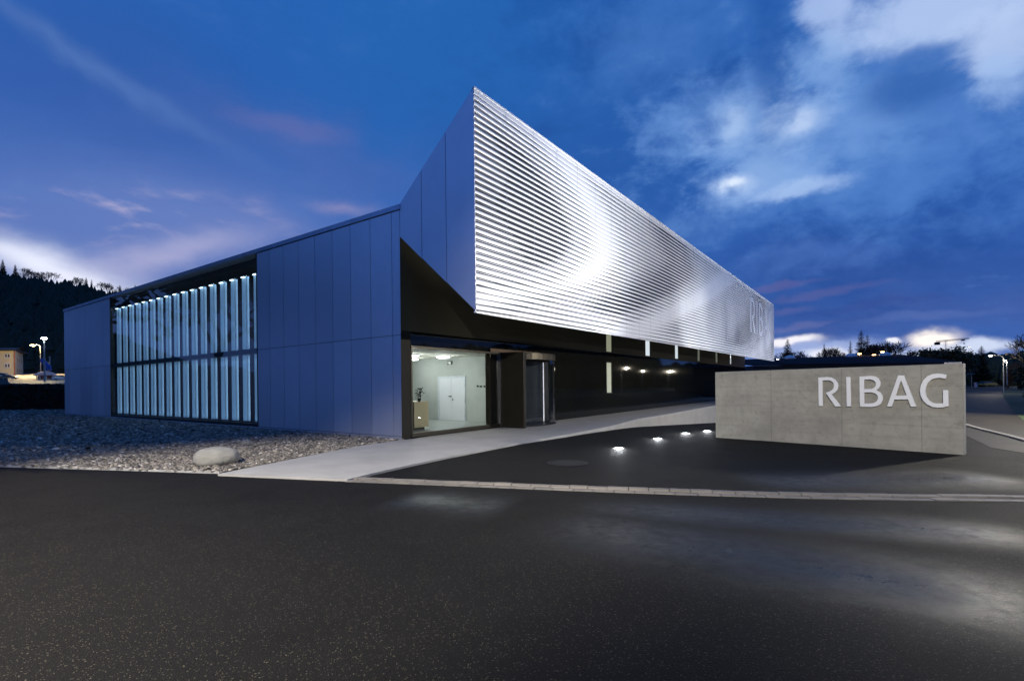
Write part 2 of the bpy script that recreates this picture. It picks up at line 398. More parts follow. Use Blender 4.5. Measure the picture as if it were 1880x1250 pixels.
def build_side():
    mb = MB()
    us = [721, 681.5, 644.7, 611.5, 579.5, 549, 521.4, 495.6]
    right = [0.0] + [pA(u, 640)[0] for u in us] + [S1]
    left = list(np.linspace(S2, SLEN, 9))
    zb = .12
    for seq in (right, left):
        for s0, s1 in zip(seq[:-1], seq[1:]):
            panelA(mb, s0, s1, zb, zb, jointz(s0), jointz(s1))
            panelA(mb, s0, s1, jointz(s0), jointz(s1), roofz(s0) - .16, roofz(s1) - .16)
    seq = list(np.linspace(0, SLEN, 17))
    for s0, s1 in zip(seq[:-1], seq[1:]): panelA(mb, s0, s1, -.6, -.6, zb, zb)
    mb.build('side_cladding', M['panel'], bld)
    # wedge end of the prow
    mw = MB(); ss = [0.0, -pA(775, 500)[0] * -1, -pA(820, 500)[0] * -1, -OUT]
    fb = lambda s: zk + (fin0b[1] - zk) * (s / -OUT); ft = lambda s: zt + (fin0t[1] - zt) * (s / -OUT)
    for s0, s1 in zip(ss[:-1], ss[1:]):
        panelA(mw, s1, s0, fb(s1), fb(s0), ft(s1), ft(s0))
    mw.build('prow_end_cladding', M['panel'], bld)
    # backing behind the open joints
    mk = MB()
    def back(s0, s1, za, zb_, zc, zd):
        mk.hexa((A(s0, -.034, za), A(s1, -.034, zb_), A(s1, -.3, zb_), A(s0, -.3, za)), (A(s0, -.034, zc), A(s1, -.034, zd), A(s1, -.3, zd), A(s0, -.3, zc)))
    back(.02, S1, -.6, -.6, roofz(0) - .17, roofz(S1) - .17); back(S2, SLEN, -.6, -.6, roofz(S2) - .17, roofz(SLEN) - .17)
    back(S1, S2, -.6, -.6, .1, .1)
    ssk = [-.01, -OUT + .01]
    back(ssk[1], ssk[0], fb(ssk[1]) + .02, fb(ssk[0]) + .02, ft(ssk[1]) - .02, ft(ssk[0]) - .02)
    mk.build('side_wall_core', M['panel_gap'], bld)
    mc = MB()
    e = -.03
    mc.hexa((A(e, .035, roofz(e) - .145), A(SLEN + .03, .035, roofz(SLEN) - .145), A(SLEN + .03, -.45, roofz(SLEN) - .145), A(e, -.45, roofz(e) - .145)),
            (A(e, .035, roofz(e)), A(SLEN + .03, .035, roofz(SLEN)), A(SLEN + .03, -.45, roofz(SLEN)), A(e, -.45, roofz(e))))
    mc.build('roof_coping', M['coping'], bld)
    mr = MB(); boxL(mr, .4, FLEN, -SLEN + .02, -.02, 6.5, 6.85); mr.build('flat_roof', M['roof_dark'], bld)
    mo = MB(); boxL(mo, .31, FLEN, -SLEN, -SLEN + .3, -.6, 6.49); boxL(mo, FLEN - .3, FLEN - .002, -SLEN + .31, -.02, -.6, 6.49)
    mo.build('rear_wall', M['panel_gap'], bld)
build_side()

# --- glazed bay with pleated light columns
PLEAT = 1.0
def build_bay():
    z0 = .13; ztop = lambda s: roofz(s) - .16
    win = MB()
    def bar(s0, s1, o0, o1, a0, a1, b0, b1):
        win.hexa((A(s0, o0, a0), A(s1, o0, a1), A(s1, o1, a1), A(s0, o1, a0)), (A(s0, o0, b0), A(s1, o0, b1), A(s1, o1, b1), A(s0, o1, b0)))
    bar(S1 + .002, S1 + .06, .006, -.30, z0, z0, ztop(S1), ztop(S1)); bar(S2 - .06, S2 - .002, .006, -.30, z0, z0, ztop(S2), ztop(S2))
    bar(S1 + .06, S2 - .06, .004, -.30, z0, z0, z0 + .10, z0 + .10)
    bar(S1 + .06, S2 - .06, -.055, -.30, jointz(S1) - .11, jointz(S2) - .11, jointz(S1) + .06, jointz(S2) + .06)
    win = win.build('glazed_bay', M['frame'], bld); win['_o'] = tuple(C0)
    g = MB(); g.quad(A(S1 + .06, -.05, z0 + .1), A(S2 - .06, -.05, z0 + .1), A(S2 - .06, -.05, ztop(S2)), A(S1 + .06, -.05, ztop(S1)))
    g.build('glass_pane', M['glass_dark'], win)
    # interior box
    ib = MB(); D = 1.7
    ib.quad(A(S1, -D, z0), A(S2, -D, z0), A(S2, -D, 7), A(S1, -D, 7)); ib.quad(A(S1, -.3, z0), A(S1, -D, z0), A(S1, -D, 7), A(S1, -.3, 7))
    ib.quad(A(S2, -.3, z0), A(S2, -D, z0), A(S2, -D, 7), A(S2, -.3, 7)); ib.quad(A(S1, -.3, z0), A(S2, -.3, z0), A(S2, -D, z0), A(S1, -D, z0))
    ib.quad(A(S1, -.3, 6.75), A(S2, -.3, 6.75), A(S2, -D, 6.75), A(S1, -D, 6.75))
    ib.build('bay_interior', M['bay_in'], win)
    tp = lin(pA(205, 569, -.2), pA(470, 503, -.2))
    N = 17; pit = (S2 - S1 - .12) / N
    for row in (0, 1):
        for k in range(N):
            s = S1 + .06 + pit * (k + .10); w = pit * .46
            za = (z0 + .16) if row == 0 else jointz(s) + .10; zb = (jointz(s) - .13) if row == 0 else tp(s)
            b = MB(); n = 10
            prof = []
            for i in range(n + 1):
                q = i / n; prof.append((s + w * q, -.24 + .07 * q - .03 * math.sin(math.pi * q)))
            vs = [A(ss, oo, za) for ss, oo in prof] + [A(ss, oo, zb) for ss, oo in prof]
            b.add(vs, [(i, i + 1, n + 2 + i, n + 1 + i) for i in range(n)])
            o = b.build('curtain_pleat', M['pleat'], win, smooth=True, fix=False)
            e = MB(); e.tube([A(s - .03, -.12, za), A(s - .03, -.12, zb)], .012, 6); e.build('glint_rod', M['steel'], win)  # invented rod, added to catch bright glints along the pleat
            ld = bpy.data.lights.new('pleat_tube', 'AREA'); ld.shape = 'RECTANGLE'; ld.size = .09; ld.size_y = zb - za - .1; ld.energy = 3.4 * PLEAT; ld.color = (.60, .82, 1.0)
            lo = bpy.data.objects.new('pleat_tube', ld); COL.objects.link(lo); d = (aA * .80 - nA * .6).normalized(); zx = -d; yx = Vector((0, 0, 1)); xx = yx.cross(zx)
            lo.matrix_world = Matrix.Translation(A(s - .06, -.15, (za + zb) / 2)) @ Matrix((xx, yx, zx)).transposed().to_4x4()
            if row == 1:
                lm = MB(); lm.hexa((A(s + .12, -.10, zb - .05), A(s + w - .04, -.10, zb - .05), A(s + w - .04, -.16, zb - .05), A(s + .12, -.16, zb - .05)),
                                   (A(s + .12, -.10, zb - .02), A(s + w - .04, -.10, zb - .02), A(s + w - .04, -.16, zb - .02), A(s + .12, -.16, zb - .02)))
                lm.build('strip_lamp', M['cool_lamp'], win)
    # light inside the bay: a line of cool tubes over each storey
    for (zz, pw, up) in ((tp((S1 + S2) / 2) + .02, 5, 0), (jointz(S1) - .35, .8, 0), (z0 + .25, .8, 1)):
        for k in range(4):
            ld = bpy.data.lights.new('bay_tube', 'AREA'); ld.shape = 'RECTANGLE'; ld.size = (S2 - S1) / 4; ld.size_y = .05; ld.energy = pw; ld.color = (.45, .75, 1.0)
            lo = bpy.data.objects.new('bay_tube', ld); COL.objects.link(lo)
            p = A(S1 + (S2 - S1) * (k + .5) / 4, -.095, zz)
            d = Vector((0, 0, -1)) if not up else Vector((0, 0, 1)); d = (d + (-nA) * .35).normalized()
            xa = aA; ya = d.cross(xa) * -1; zaxis = -d
            lo.matrix_world = Matrix.Translation(p) @ Matrix((xa, zaxis.cross(xa), zaxis)).transposed().to_4x4()
M['bay_in'] = simple('bay_interior_paint', (.060, .045, .075), .7, 0, (.045, .035, .055), .5)
M['pleat'] = emis('glowing_pleat_fabric', srgb(104, 148, 182), .30, (.38, .48, .56))  # fabric emits evenly, standing in for light from behind
M['cool_lamp'] = emis('cool_lamp', (.72, .92, 1), 3.0)
build_bay()

# --- louvred prow
S_ = lambda x, a, b: (lambda q: q * q * (3 - 2 * q))(np.clip((x - a) / (b - a), 0, 1))
def gapfrac(t, z):  # uplight highlight bands put into the shape as narrower and wider gaps
    ridge = lambda c, w: np.exp(-((t - c) / w) ** 2)
    sA = 3.9 - .42 * np.minimum((z - 6.2), 3.2) ** 2 * (1 + .0 * z); sA = np.maximum(sA, -1.0)
    g = .255 + .085 * ridge(sA, 1.9) + .07 * np.exp(-((z - 6.6) / 1.3) ** 2) * (t < 60) * np.exp(-(t / 7.0) ** 2)
    sB = np.interp(z, [3.6, 4.7, 6.4, 7.8, 9.7], [6.5, 9.9, 15.5, 18.0, 16.2]); g += .12 * ridge(sB, 3.6)
    sC = np.interp(z, [3.6, 4.4, 8.0, 9.7], [27.0, 32.0, 42.0, 44.0]); g += .12 * ridge(sC, 4.0)
    s1 = np.where(z < 7.1, 8.1 - .80 * (7.1 - z) ** 2, 8.1 - .66 * (z - 7.1) ** 2); g -= .21 * ridge(s1, 1.8)
    s2 = np.interp(z, [3.6, 4.0, 5.2, 7.2, 9.7], [9.5, 11.3, 16.2, 23.6, 31.0]); g -= .26 * ridge(s2, 2.6)
    s3 = np.interp(z, [3.6, 6.5], [40.0, 50.0]); g -= .25 * ridge(s3, 3.5)
    g *= 1 - .45 * S_(z, 8.4, 9.6) * (t < 6); g *= 1 - .35 * S_(z, 4.6, 3.8)
    return np.clip(1.75 * g - .02, .07, .62)
def finP(a, b, o):     # a along 0..1, b up 0..1
    z0 = fin0b[1] + (finb1 - fin0b[1]) * a; z1 = fin0t[1] + (fint1 - fin0t[1]) * a
    return L(a * FLEN + .0, OUT + o, z0 + (z1 - z0) * b)
NS = 35
def build_prow():
    mb = MB(); NC = 260
    al = (np.linspace(0, 1, NC + 1) ** 1.6)
    for i in range(NS):
        zc = fin0b[1] + (fin0t[1] - fin0b[1]) * (i + .5) / NS
        g = gapfrac(al * FLEN, np.full(NC + 1, zc))
        if i == NS - 1: g[:] = np.minimum(g, .12)
        vs = []; K = 8
        for a, gg in zip(al, g):
            lo = (i + gg) / NS; hi = (i + 1) / NS
            dpt = .03 + .02 * gg
            prof = [(lo + .002 / NS, -.012), (lo, 0.0), (lo + (hi - lo) * .2, .006), (lo + (hi - lo) * .5, .008), (lo + (hi - lo) * .8, .006), (hi, 0.0), (hi - .002 / NS, -.012)]
            vs += [finP(a, b_, o) for b_, o in prof]
        K = 7; fs = []
        for c in range(NC):
            for k in range(K - 1):
                p = c * K + k; fs.append((p, p + K, p + K + 1, p + 1))
        mb.add(vs, fs)
        # bright lip standing in the open joint
        vs = []; fs = []
        for a, gg in zip(al, g):
            w = max(0.0, min(.075, (gg - .30) * .5)) * (1 - float(S_(gg, .46, .62))); m_ = (i + gg * .52) / NS
            vs += [finP(a, m_ - w / NS * .5, -.006), finP(a, m_ + w / NS * .5, -.006)]
        for c in range(NC):
            if (vs[2 * c + 1] - vs[2 * c]).length > .004 or (vs[2 * c + 3] - vs[2 * c + 2]).length > .004:
                fs.append((2 * c, 2 * c + 2, 2 * c + 3, 2 * c + 1))
        if fs: mb.add(vs, fs)
    o = mb.build('louvre_screen', M['alu'], bld, fix=False)
    for p in o.data.polygons: p.use_smooth = False
    # vertical sheet joints
    mj = MB(); n = int(FLEN / 1.45)
    for k in range(1, n):
        a = k * 1.45 / FLEN
        if k > 14: break
        q = .006 / FLEN
        mj.quad(finP(a - q, 0, .012), finP(a + q, 0, .012), finP(a + q, 1, .012), finP(a - q, 1, .012))
    mj.build('sheet_joint', M['joint_grey'], bld)
    # edge trims, backing, soffit and back
    me = MB(); q = .05 / FLEN
    for (a0, a1, b0, b1) in ((0, 1, 1 - .0015, 1.006), (0, 1, -.008, .0), (1, 1 + 2 * q, -.008, 1.006)):
        me.hexa((finP(a0, b0, .03), finP(a1, b0, .03), finP(a1, b0, -.06), finP(a0, b0, -.06)), (finP(a0, b1, .03), finP(a1, b1, .03), finP(a1, b1, -.06), finP(a0, b1, -.06)))
    me.build('screen_edge_trim', M['alu'], bld)
    mk = MB(); mk.hexa((finP(.0005, .001, -.014), finP(1, .001, -.014), finP(1, .001, -.1), finP(.0005, .001, -.1)), (finP(.0005, .997, -.014), finP(1, .997, -.014), finP(1, .997, -.1), finP(.0005, .997, -.1)))
    mk.build('screen_backing', M['screen_back'], bld)
    ms = MB(); ms.hexa((L(.036, -.0, zk), L(FLEN, 0, zk), L(FLEN, OUT - .02, finb1 - .02), L(.036, OUT - .02, fin0b[1] - .02)), (L(.036, 0, zk + .04), L(FLEN, 0, zk + .04), L(FLEN, OUT - .02, finb1 + .03), L(.036, OUT - .02, fin0b[1] + .03)))
    ms.build('soffit', M['soffit'], bld)
    mt = MB(); mt.hexa((L(.036, -.3, zt - .25), L(FLEN, -.3, zt - .25), L(FLEN, OUT - .1, fint1 - .04), L(.036, OUT - .1, fin0t[1] - .04)), (L(.036, -.3, zt - .2), L(FLEN, -.3, zt - .2), L(FLEN, OUT - .1, fint1 - .01), L(.036, OUT - .1, fin0t[1] - .01)))
    mt.build('prow_back', M['panel'], bld)
    mz = MB(); mz.prism([L(FLEN, 0, zk), L(FLEN, OUT - .06, finb1), L(FLEN, OUT - .06, fint1), L(FLEN, -.3, zt - .2)], bB * .04)
    mz.build('prow_far_end', M['panel'], bld)
M['joint_grey'] = simple('joint_grey', (.30, .32, .38), .5, .3)
build_prow()

# ------------------------------------------------------------------ lettering (outlines seen on the sign)
GLYPH = {
 'R': [[(97,160),(205,152),(262,159),(310,181),(343,222),(355,265),(346,308),(318,346),(268,374),(385,526),(315,528),(192,352),(238,339),(275,318),(294,288),(298,255),(288,225),(262,203),(225,194),(150,199),(155,522),(103,522)]],
 'I': [[(453,152),(508,152),(516,527),(460,527)]],
 'B': [[(622,147),(760,138),(822,146),(868,174),(890,215),(891,258),(872,296),(838,322),(888,348),(918,392),(922,440),(898,492),(850,522),(775,535),(628,529)],
       [(682,185),(760,182),(805,195),(829,224),(832,260),(812,290),(778,304),(682,307)],
       [(682,350),(775,348),(825,361),(855,390),(860,425),(845,460),(810,482),(760,488),(685,488)]],
 'A': [[(1115,132),(1190,132),(1348,531),(1280,531),(1243,438),(1070,440),(1035,529),(975,529)], [(1153,195),(1225,388),(1085,390)]],
 'G': [[(1735,125),(1722,175),(1655,164),(1595,166),(1540,185),(1495,227),(1470,285),(1465,340),(1478,400),(1510,450),(1555,480),(1612,491),(1690,487),(1688,320),(1755,320),(1758,522),(1692,538),(1615,542),(1545,531),(1482,500),(1432,450),(1402,390),(1393,322),(1405,258),(1440,190),(1490,142),(1550,116),(1620,107),(1680,113)]],
}
def glyph_mesh(loops2d, place, depth):
    """filled 2D loops extruded; place(x, y, d) -> world"""
    cu = bpy.data.curves.new('g', 'CURVE'); cu.dimensions = '2D'; cu.fill_mode = 'BOTH'; cu.extrude = .5
    for lp in loops2d:
        sp = cu.splines.new('POLY'); sp.points.add(len(lp) - 1); sp.use_cyclic_u = True
        for p, (x, y) in zip(sp.points, lp): p.co = (x, y, 0, 1)
    o = bpy.data.objects.new('g', cu); COL.objects.link(o); dg = bpy.context.evaluated_depsgraph_get()
    me = o.evaluated_get(dg).to_mesh(); mb = MB()
    mb.add([place(v.co.x, v.co.y, (v.co.z + .5) * depth) for v in me.vertices], [tuple(p.vertices) for p in me.polygons])
    bpy.data.objects.remove(o); bpy.data.curves.remove(cu)
    return mb
def drop(x, y):
    q = (y - 18.5) / 1.5; d = .066 * 1.5 * (q if q > 20 else math.log1p(math.exp(q)))
    if y < 13: d = 0.0
    r = x / max(y, .1); q = min(1, max(0, (.86 - r) / (.86 - .42))); q = q * q * (3 - 2 * q)
    return -min(d * q, 1.45)
def court(u, v):   # hit the dipping forecourt
    z = 0.0
    for _ in range(40):
        p = ground(u, v, z); z = .6 * z + .4 * drop(p.x, p.y)
    return ground(u, v, z)
gl, gr = court(1314, 803), court(1770, 835)
print('sign', gl, gr)
sdir = Vector((gr.x - gl.x, gr.y - gl.y, 0)); SGL = sdir.length; sdir.normalize(); sn = Vector((sdir.y, -sdir.x, 0))
if sn.y > 0: sn = -sn
SP = Vector((gl.x, gl.y, 0)); ztl, ztr = onplane(1313, 683, SP, sn).z, onplane(1767, 667, SP, sn).z
print('sign top', ztl, ztr, 'len', SGL)
def sgn(a, z, o=0.0): return SP + sdir * a + Vector((0, 0, z)) + sn * o
def build_sign():
    m, T, b = nm('board_marked_concrete'); P = coords(T); X.T = T
    sp = T.nodes.new('ShaderNodeSeparateXYZ'); T.links.new(P, sp.inputs[0]); a, _, z = (X(sp.outputs[i]) for i in range(3))
    n = noise(P, 1.1, 8, .65); f = noise(P, 7, 6, .65); g = noise(P, 45, 4, .6)
    str_ = T.nodes.new('ShaderNodeMapping'); T.links.new(P, str_.inputs[0]); str_.inputs['Scale'].default_value = (.5, 1, 9)
    h = noise(str_.outputs[0], 1.0, 5, .6)
    c = mixc(smooth(n, .3, .7), (.385, .36, .29), (.27, .255, .205)); c = mixc(smooth(h, .45, .7) * .5, c, (.245, .232, .195))
    c = mixc(smooth(f, .48, .72) * .6, c, (.20, .19, .155)); c = mixc(smooth(g, .66, .72) * .5, c, (.17, .16, .13))
    line = None
    for a0 in JOINTS:
        q = X.m('COMPARE', a, a0, .010); line = q if line is None else X.m('MAXIMUM', line, q)
    for z0 in (.58, 1.08, 1.48): line = X.m('MAXIMUM', line, X.m('COMPARE', z, z0 + 0.0, .006) * smooth(f, .40, .6))
    c = mixc(line * .42, c, (.12, .115, .10))
    for (a0, z0) in [(aa + d, zz) for aa in JOINTS for d in () for zz in ()]: pass
    setc(T, b, 'Base Color', c); b.inputs['Roughness'].default_value = .78
    bump(T, b, f * .5 + g * .3 + h * .5 - line * 1.2, .25, .012)
    M['sign'] = m
    w = thing('sign_wall', 'long freestanding grey concrete wall carrying raised white capital letters', 'sign wall', SP)
    w.rotation_euler = (0, 0, math.atan2(sdir.y, sdir.x)); del w['_o']
    th = .30; mb = MB()
    loc = lambda a_, o_, z_: (a_, -o_, z_)   # local: x along, -y towards viewer
    mb.hexa((loc(0, 0, gl.z - .4), loc(SGL, 0, gl.z - .4), loc(SGL, -th, gl.z - .4), loc(0, -th, gl.z - .4)), (loc(0, 0, ztl), loc(SGL, 0, ztr), loc(SGL, -th, ztr), loc(0, -th, ztl)))
    wall = mb.build('wall_slab', M['sign'], w)
    bv = wall.modifiers.new('edge', 'BEVEL'); bv.width = .012; bv.segments = 2
    sc = .1436; G2 = {}
    for ch, loops in GLYPH.items():
        l2 = []
        for lp in loops:
            r_ = []
            for (x, y) in lp:
                p = onplane(1490 + x * sc, 670 + y * sc, SP, sn); r_.append(((p - SP).dot(sdir), p.z))
            l2.append(r_)
        G2[ch] = l2
        gm = glyph_mesh(l2, lambda x, y, d: (x, -(.02 + d), y), .05)
        gm.build('letter', M['letter'], w)
    # spacers: narrow plate on the right top end as in the photograph
    cp = MB(); cp.box(SGL - .34, SGL - .06, .16, .28, ztr - .001, ztr + .035); cp.build('capping_plate', M['kerb'], w)
    return w, G2
JOINTS = [(onplane(u, 740, SP, sn) - SP).dot(sdir) for u in (1415.7, 1545.3, 1691.8)]
M['letter'] = simple('letter_paint', (.86, .85, .80), .5, 0, (.83, .82, .77), 2)
sign, G2 = build_sign()
def prow_letters():
    xs = [x for l in G2.values() for lp in l for x, _ in lp]; ys = [y for l in G2.values() for lp in l for _, y in lp]
    x0, x1, y0, y1 = min(xs), max(xs), min(ys), max(ys)
    t0, t1 = pB(1377, 560, OUT)[0], pB(1417, 580, OUT)[0]; za, zb = 6.0, 9.15
    nameplate = MB()
    for ch, l2 in G2.items():
        ll = [[(t0 + (x - x0) / (x1 - x0) * (t1 - t0), za + (y - y0) / (y1 - y0) * (zb - za)) for x, y in lp] for lp in l2]
        glyph_mesh(ll, lambda x, y, d: L(x, OUT + .010 + d, y), .012).build('letter', M['alu'], bld)
prow_letters()

# ------------------------------------------------------------------ entrance front
FT = pB(917, 700)[0]; LT0 = pB(754.5, 700)[0]; LT1 = pB(900, 700)[0]
TOPZ = (pB(754, 635)[1] + pB(915, 646)[1]) / 2; FLZ = .05
tb = (ground(830, 772, FLZ) - C0).dot(bB)
VT1 = pB(1000, 700)[0]
print('lobby t', LT0, LT1, FT, 'top', TOPZ, 'back', tb, 'vest', VT1)
WZ = 3.25
wins = []
for (u0, u1, v1) in ((1113.2, 1124.6, 646.9), (1185.3, 1194.6, 654.1), (1239.6, 1246.2, 659.2), (1281, 1286, 663.5), (1314, 1318.5, 666.5), (1340.5, 1343.5, 669)):
    wins.append((pB(u0, v1)[0], pB(u1, v1)[0], pB(u0, v1)[1] + .02, 5.4))
lowwin = (pB(1114, 700)[0], pB(1124.5, 700)[0], pB(1114, 722)[1], pB(1114, 664)[1])
print('wins', wins, lowwin)
def sheetB(mb, t0, t1, z0, z1, holes, depth, o=0.0):
    ts = sorted({t0, t1, *[h[0] for h in holes], *[h[1] for h in holes]}); zs = sorted({z0, z1, *[h[2] for h in holes], *[h[3] for h in holes]})
    ts = [t for t in ts if t0 <= t <= t1]; zs = [z for z in zs if z0 <= z <= z1]
    for a, b in zip(ts[:-1], ts[1:]):
        for c, d in zip(zs[:-1], zs[1:]):
            mt, mz = (a + b) / 2, (c + d) / 2
            if any(h[0] < mt < h[1] and h[2] < mz < h[3] for h in holes): continue
            mb.quad(L(a, o, c), L(b, o, c), L(b, o, d), L(a, o, d))
    for h in holes:
        a, b, c, d = h
        for p, q in (((a, c), (b, c)), ((b, c), (b, d)), ((b, d), (a, d)), ((a, d), (a, c))):
            mb.quad(L(p[0], o, p[1]), L(q[0], o, q[1]), L(q[0], o - depth, q[1]), L(p[0], o - depth, p[1]))
def build_front():
    up = MB(); sheetB(up, 0, FLEN, WZ, zk + .02, [(a, b, max(c, WZ + .001), d) for a, b, c, d in wins], .28)
    up.build('upper_front_cladding', M['dark_matte'], bld, fix=False)
    lob = (LT0 - .0, FT, FLZ + .02, TOPZ); ves = (FT + .02, VT1 - .1, FLZ + .02, TOPZ - .06)
    lo = MB(); cs = MB(); sheetB(cs, .0, LT0, -.3, WZ - .012, [], .25); cs.build('corner_cladding', M['frame_matte'], bld, fix=False); sheetB(lo, LT0, VT1 + .3, TOPZ + .0, WZ - .012, [], .25); sheetB(lo, LT0, VT1 + .3, -.3, FLZ + .02, [], .25)
    sheetB(lo, VT1 + .3, FLEN, -.3, WZ - .012, [lowwin], .28)
    lo.build('lower_front_cladding', M['dark_gloss'], bld, fix=False)
    core = MB(); core.quad(L(.0, -.03, WZ - .02), L(FLEN, -.03, WZ - .02), L(FLEN, -.03, WZ + .02), L(0, -.03, WZ + .02)); core.build('cladding_joint', M['panel_gap'], bld)
    # corner return at the window jamb and its frame
    fr = MB(); boxL(fr, LT0, FT, -.10, .03, FLZ + .02, FLZ + .13); boxL(fr, LT0, FT + .02, -.10, .02, TOPZ - .07, TOPZ - .001); boxL(fr, LT0, LT0 + .06, -.25, .012, FLZ + .131, TOPZ - .071)
    boxL(fr, LT1 - .02, LT1 + .04, -.2, .005, FLZ + .131, TOPZ - .071)
    w = fr.build('lobby_window', M['bronze_dk'], bld); w['_o'] = tuple(C0)
    g = MB(); g.quad(L(LT0 + .06, -.05, FLZ + .13), L(LT1 - .02, -.05, FLZ + .13), L(LT1 - .02, -.05, TOPZ - .07), L(LT0 + .06, -.05, TOPZ - .07)); g.build('glass_pane', M['glass'], w)
    g = MB(); boxL(g, LT1 + .041, FT - .05, -.09, -.02, FLZ + .131, TOPZ - .071); g.build('side_panel', M['dark_gloss'], w)
    g = MB(); boxL(g, FT - .049, FT + .0, -.1, .05, FLZ + .131, TOPZ - .071); g.build('mullion', M['steel'], w)
    # lobby room
    o1 = -7.3
    f = MB(); f.quad(L(.3, -.02, FLZ), L(tb, -.02, FLZ), L(tb, o1, FLZ), L(.3, o1, FLZ)); f.build('lobby_floor', M['lobby_floor'], bld)
    c = MB(); c.quad(L(.3, -.1, TOPZ + .02), L(tb, -.1, TOPZ + .02), L(tb, o1, TOPZ + .02), L(.3, o1, TOPZ + .02)); c.build('lobby_ceiling', M['ceiling'], bld)
    k = MB(); k.quad(L(tb, -.02, FLZ), L(tb, o1, FLZ), L(tb, o1, TOPZ + .02), L(tb, -.02, TOPZ + .02)); k.quad(L(.3, o1, FLZ), L(tb, o1, FLZ), L(tb, o1, TOPZ + .02), L(.3, o1, TOPZ + .02))
    k.quad(L(.3, -.26, FLZ), L(.3, o1, FLZ), L(.3, o1, TOPZ + .02), L(.3, -.26, TOPZ + .02)); k.quad(L(FT + .03, -.11, FLZ), L(tb, -.11, FLZ), L(tb, -.11, TOPZ + .02), L(FT + .03, -.11, TOPZ + .02))
    k.build('lobby_wall', M['plaster'], bld)
    # double door in the back wall
    P_ = L(tb, 0, 0)
    def bk(u, v): p = onplane(u, v, P_, bB); return ((p - C0).dot(nB), p.z)
    oa, ob = bk(805.5, 730)[0], bk(855.5, 730)[0]; dh = bk(830, 690.5)[1]
    fr = MB()
    for (a, b, z0, z1) in ((oa, oa + .07, FLZ, dh), (ob - .07, ob, FLZ, dh), (oa + .07, ob - .07, dh - .07, dh)): boxL(fr, tb - .05, tb - .002, a, b, z0, z1)
    dr = fr.build('lobby_door', M['white_trim'], bld); dr['_o'] = tuple(C0)
    mid = (oa + ob) / 2 + .02
    for (a, b) in ((oa + .075, mid - .004), (mid + .004, ob - .075)):
        q = MB(); boxL(q, tb - .035, tb - .004, a, b, FLZ + .01, dh - .075); q.build('door_leaf', M['white_paint'], dr)
    q = MB(); boxL(q, tb - .09, tb - .036, mid - .16, mid - .02, 1.12, 1.15); q.build('handle', M['black'], dr)
    q = MB(); boxL(q, tb - .06, tb - .036, mid + .03, mid + .08, .96, 1.02); q.build('keyhole_plate', M['black'], dr)
    # narrow windows of the front
    for i, (a, b, c_, d) in enumerate(wins + [lowwin]):
        c_ = max(c_, WZ + .001) if i < len(wins) else c_
        fr = MB(); e = .035
        for (x0, x1, z0, z1) in ((a, a + e, c_, d), (b - e, b, c_, d), (a + e, b - e, c_, c_ + e), (a + e, b - e, d - e, d)): boxL(fr, x0, x1, -.055, -.012, z0, z1)
        w = fr.build('narrow_window', M['frame'], bld); w['_o'] = tuple(C0)
        g = MB(); g.quad(L(a + e, -.03, c_ + e), L(b - e, -.03, c_ + e), L(b - e, -.03, d - e), L(a + e, -.03, d - e)); g.build('pane', M['glass'], w)
        g = MB(); boxL(g, a + .002, b - .002, -.09, -.06, c_ + .002, d - .002); g.build('lit_blind', [M['win_dim'], M['win_white'], M['win_white'], M['win_dim2'], M['win_dim2'], M['win_white'], M['win_dim']][i], w)
M['bronze_dk'] = simple('bronze_frame', (.035, .03, .02), .4, .5)
M['white_trim'] = simple('white_trim', (.66, .72, .78), .5)
M['win_dim'] = emis('lit_room_dim', srgb(166, 166, 140), .75, (.5, .5, .45)); M['win_white'] = emis('lit_room', srgb(225, 232, 240), 1.1); M['win_dim2'] = emis('lit_room_grey', srgb(120, 122, 108), .8, (.4, .4, .38))
build_front()
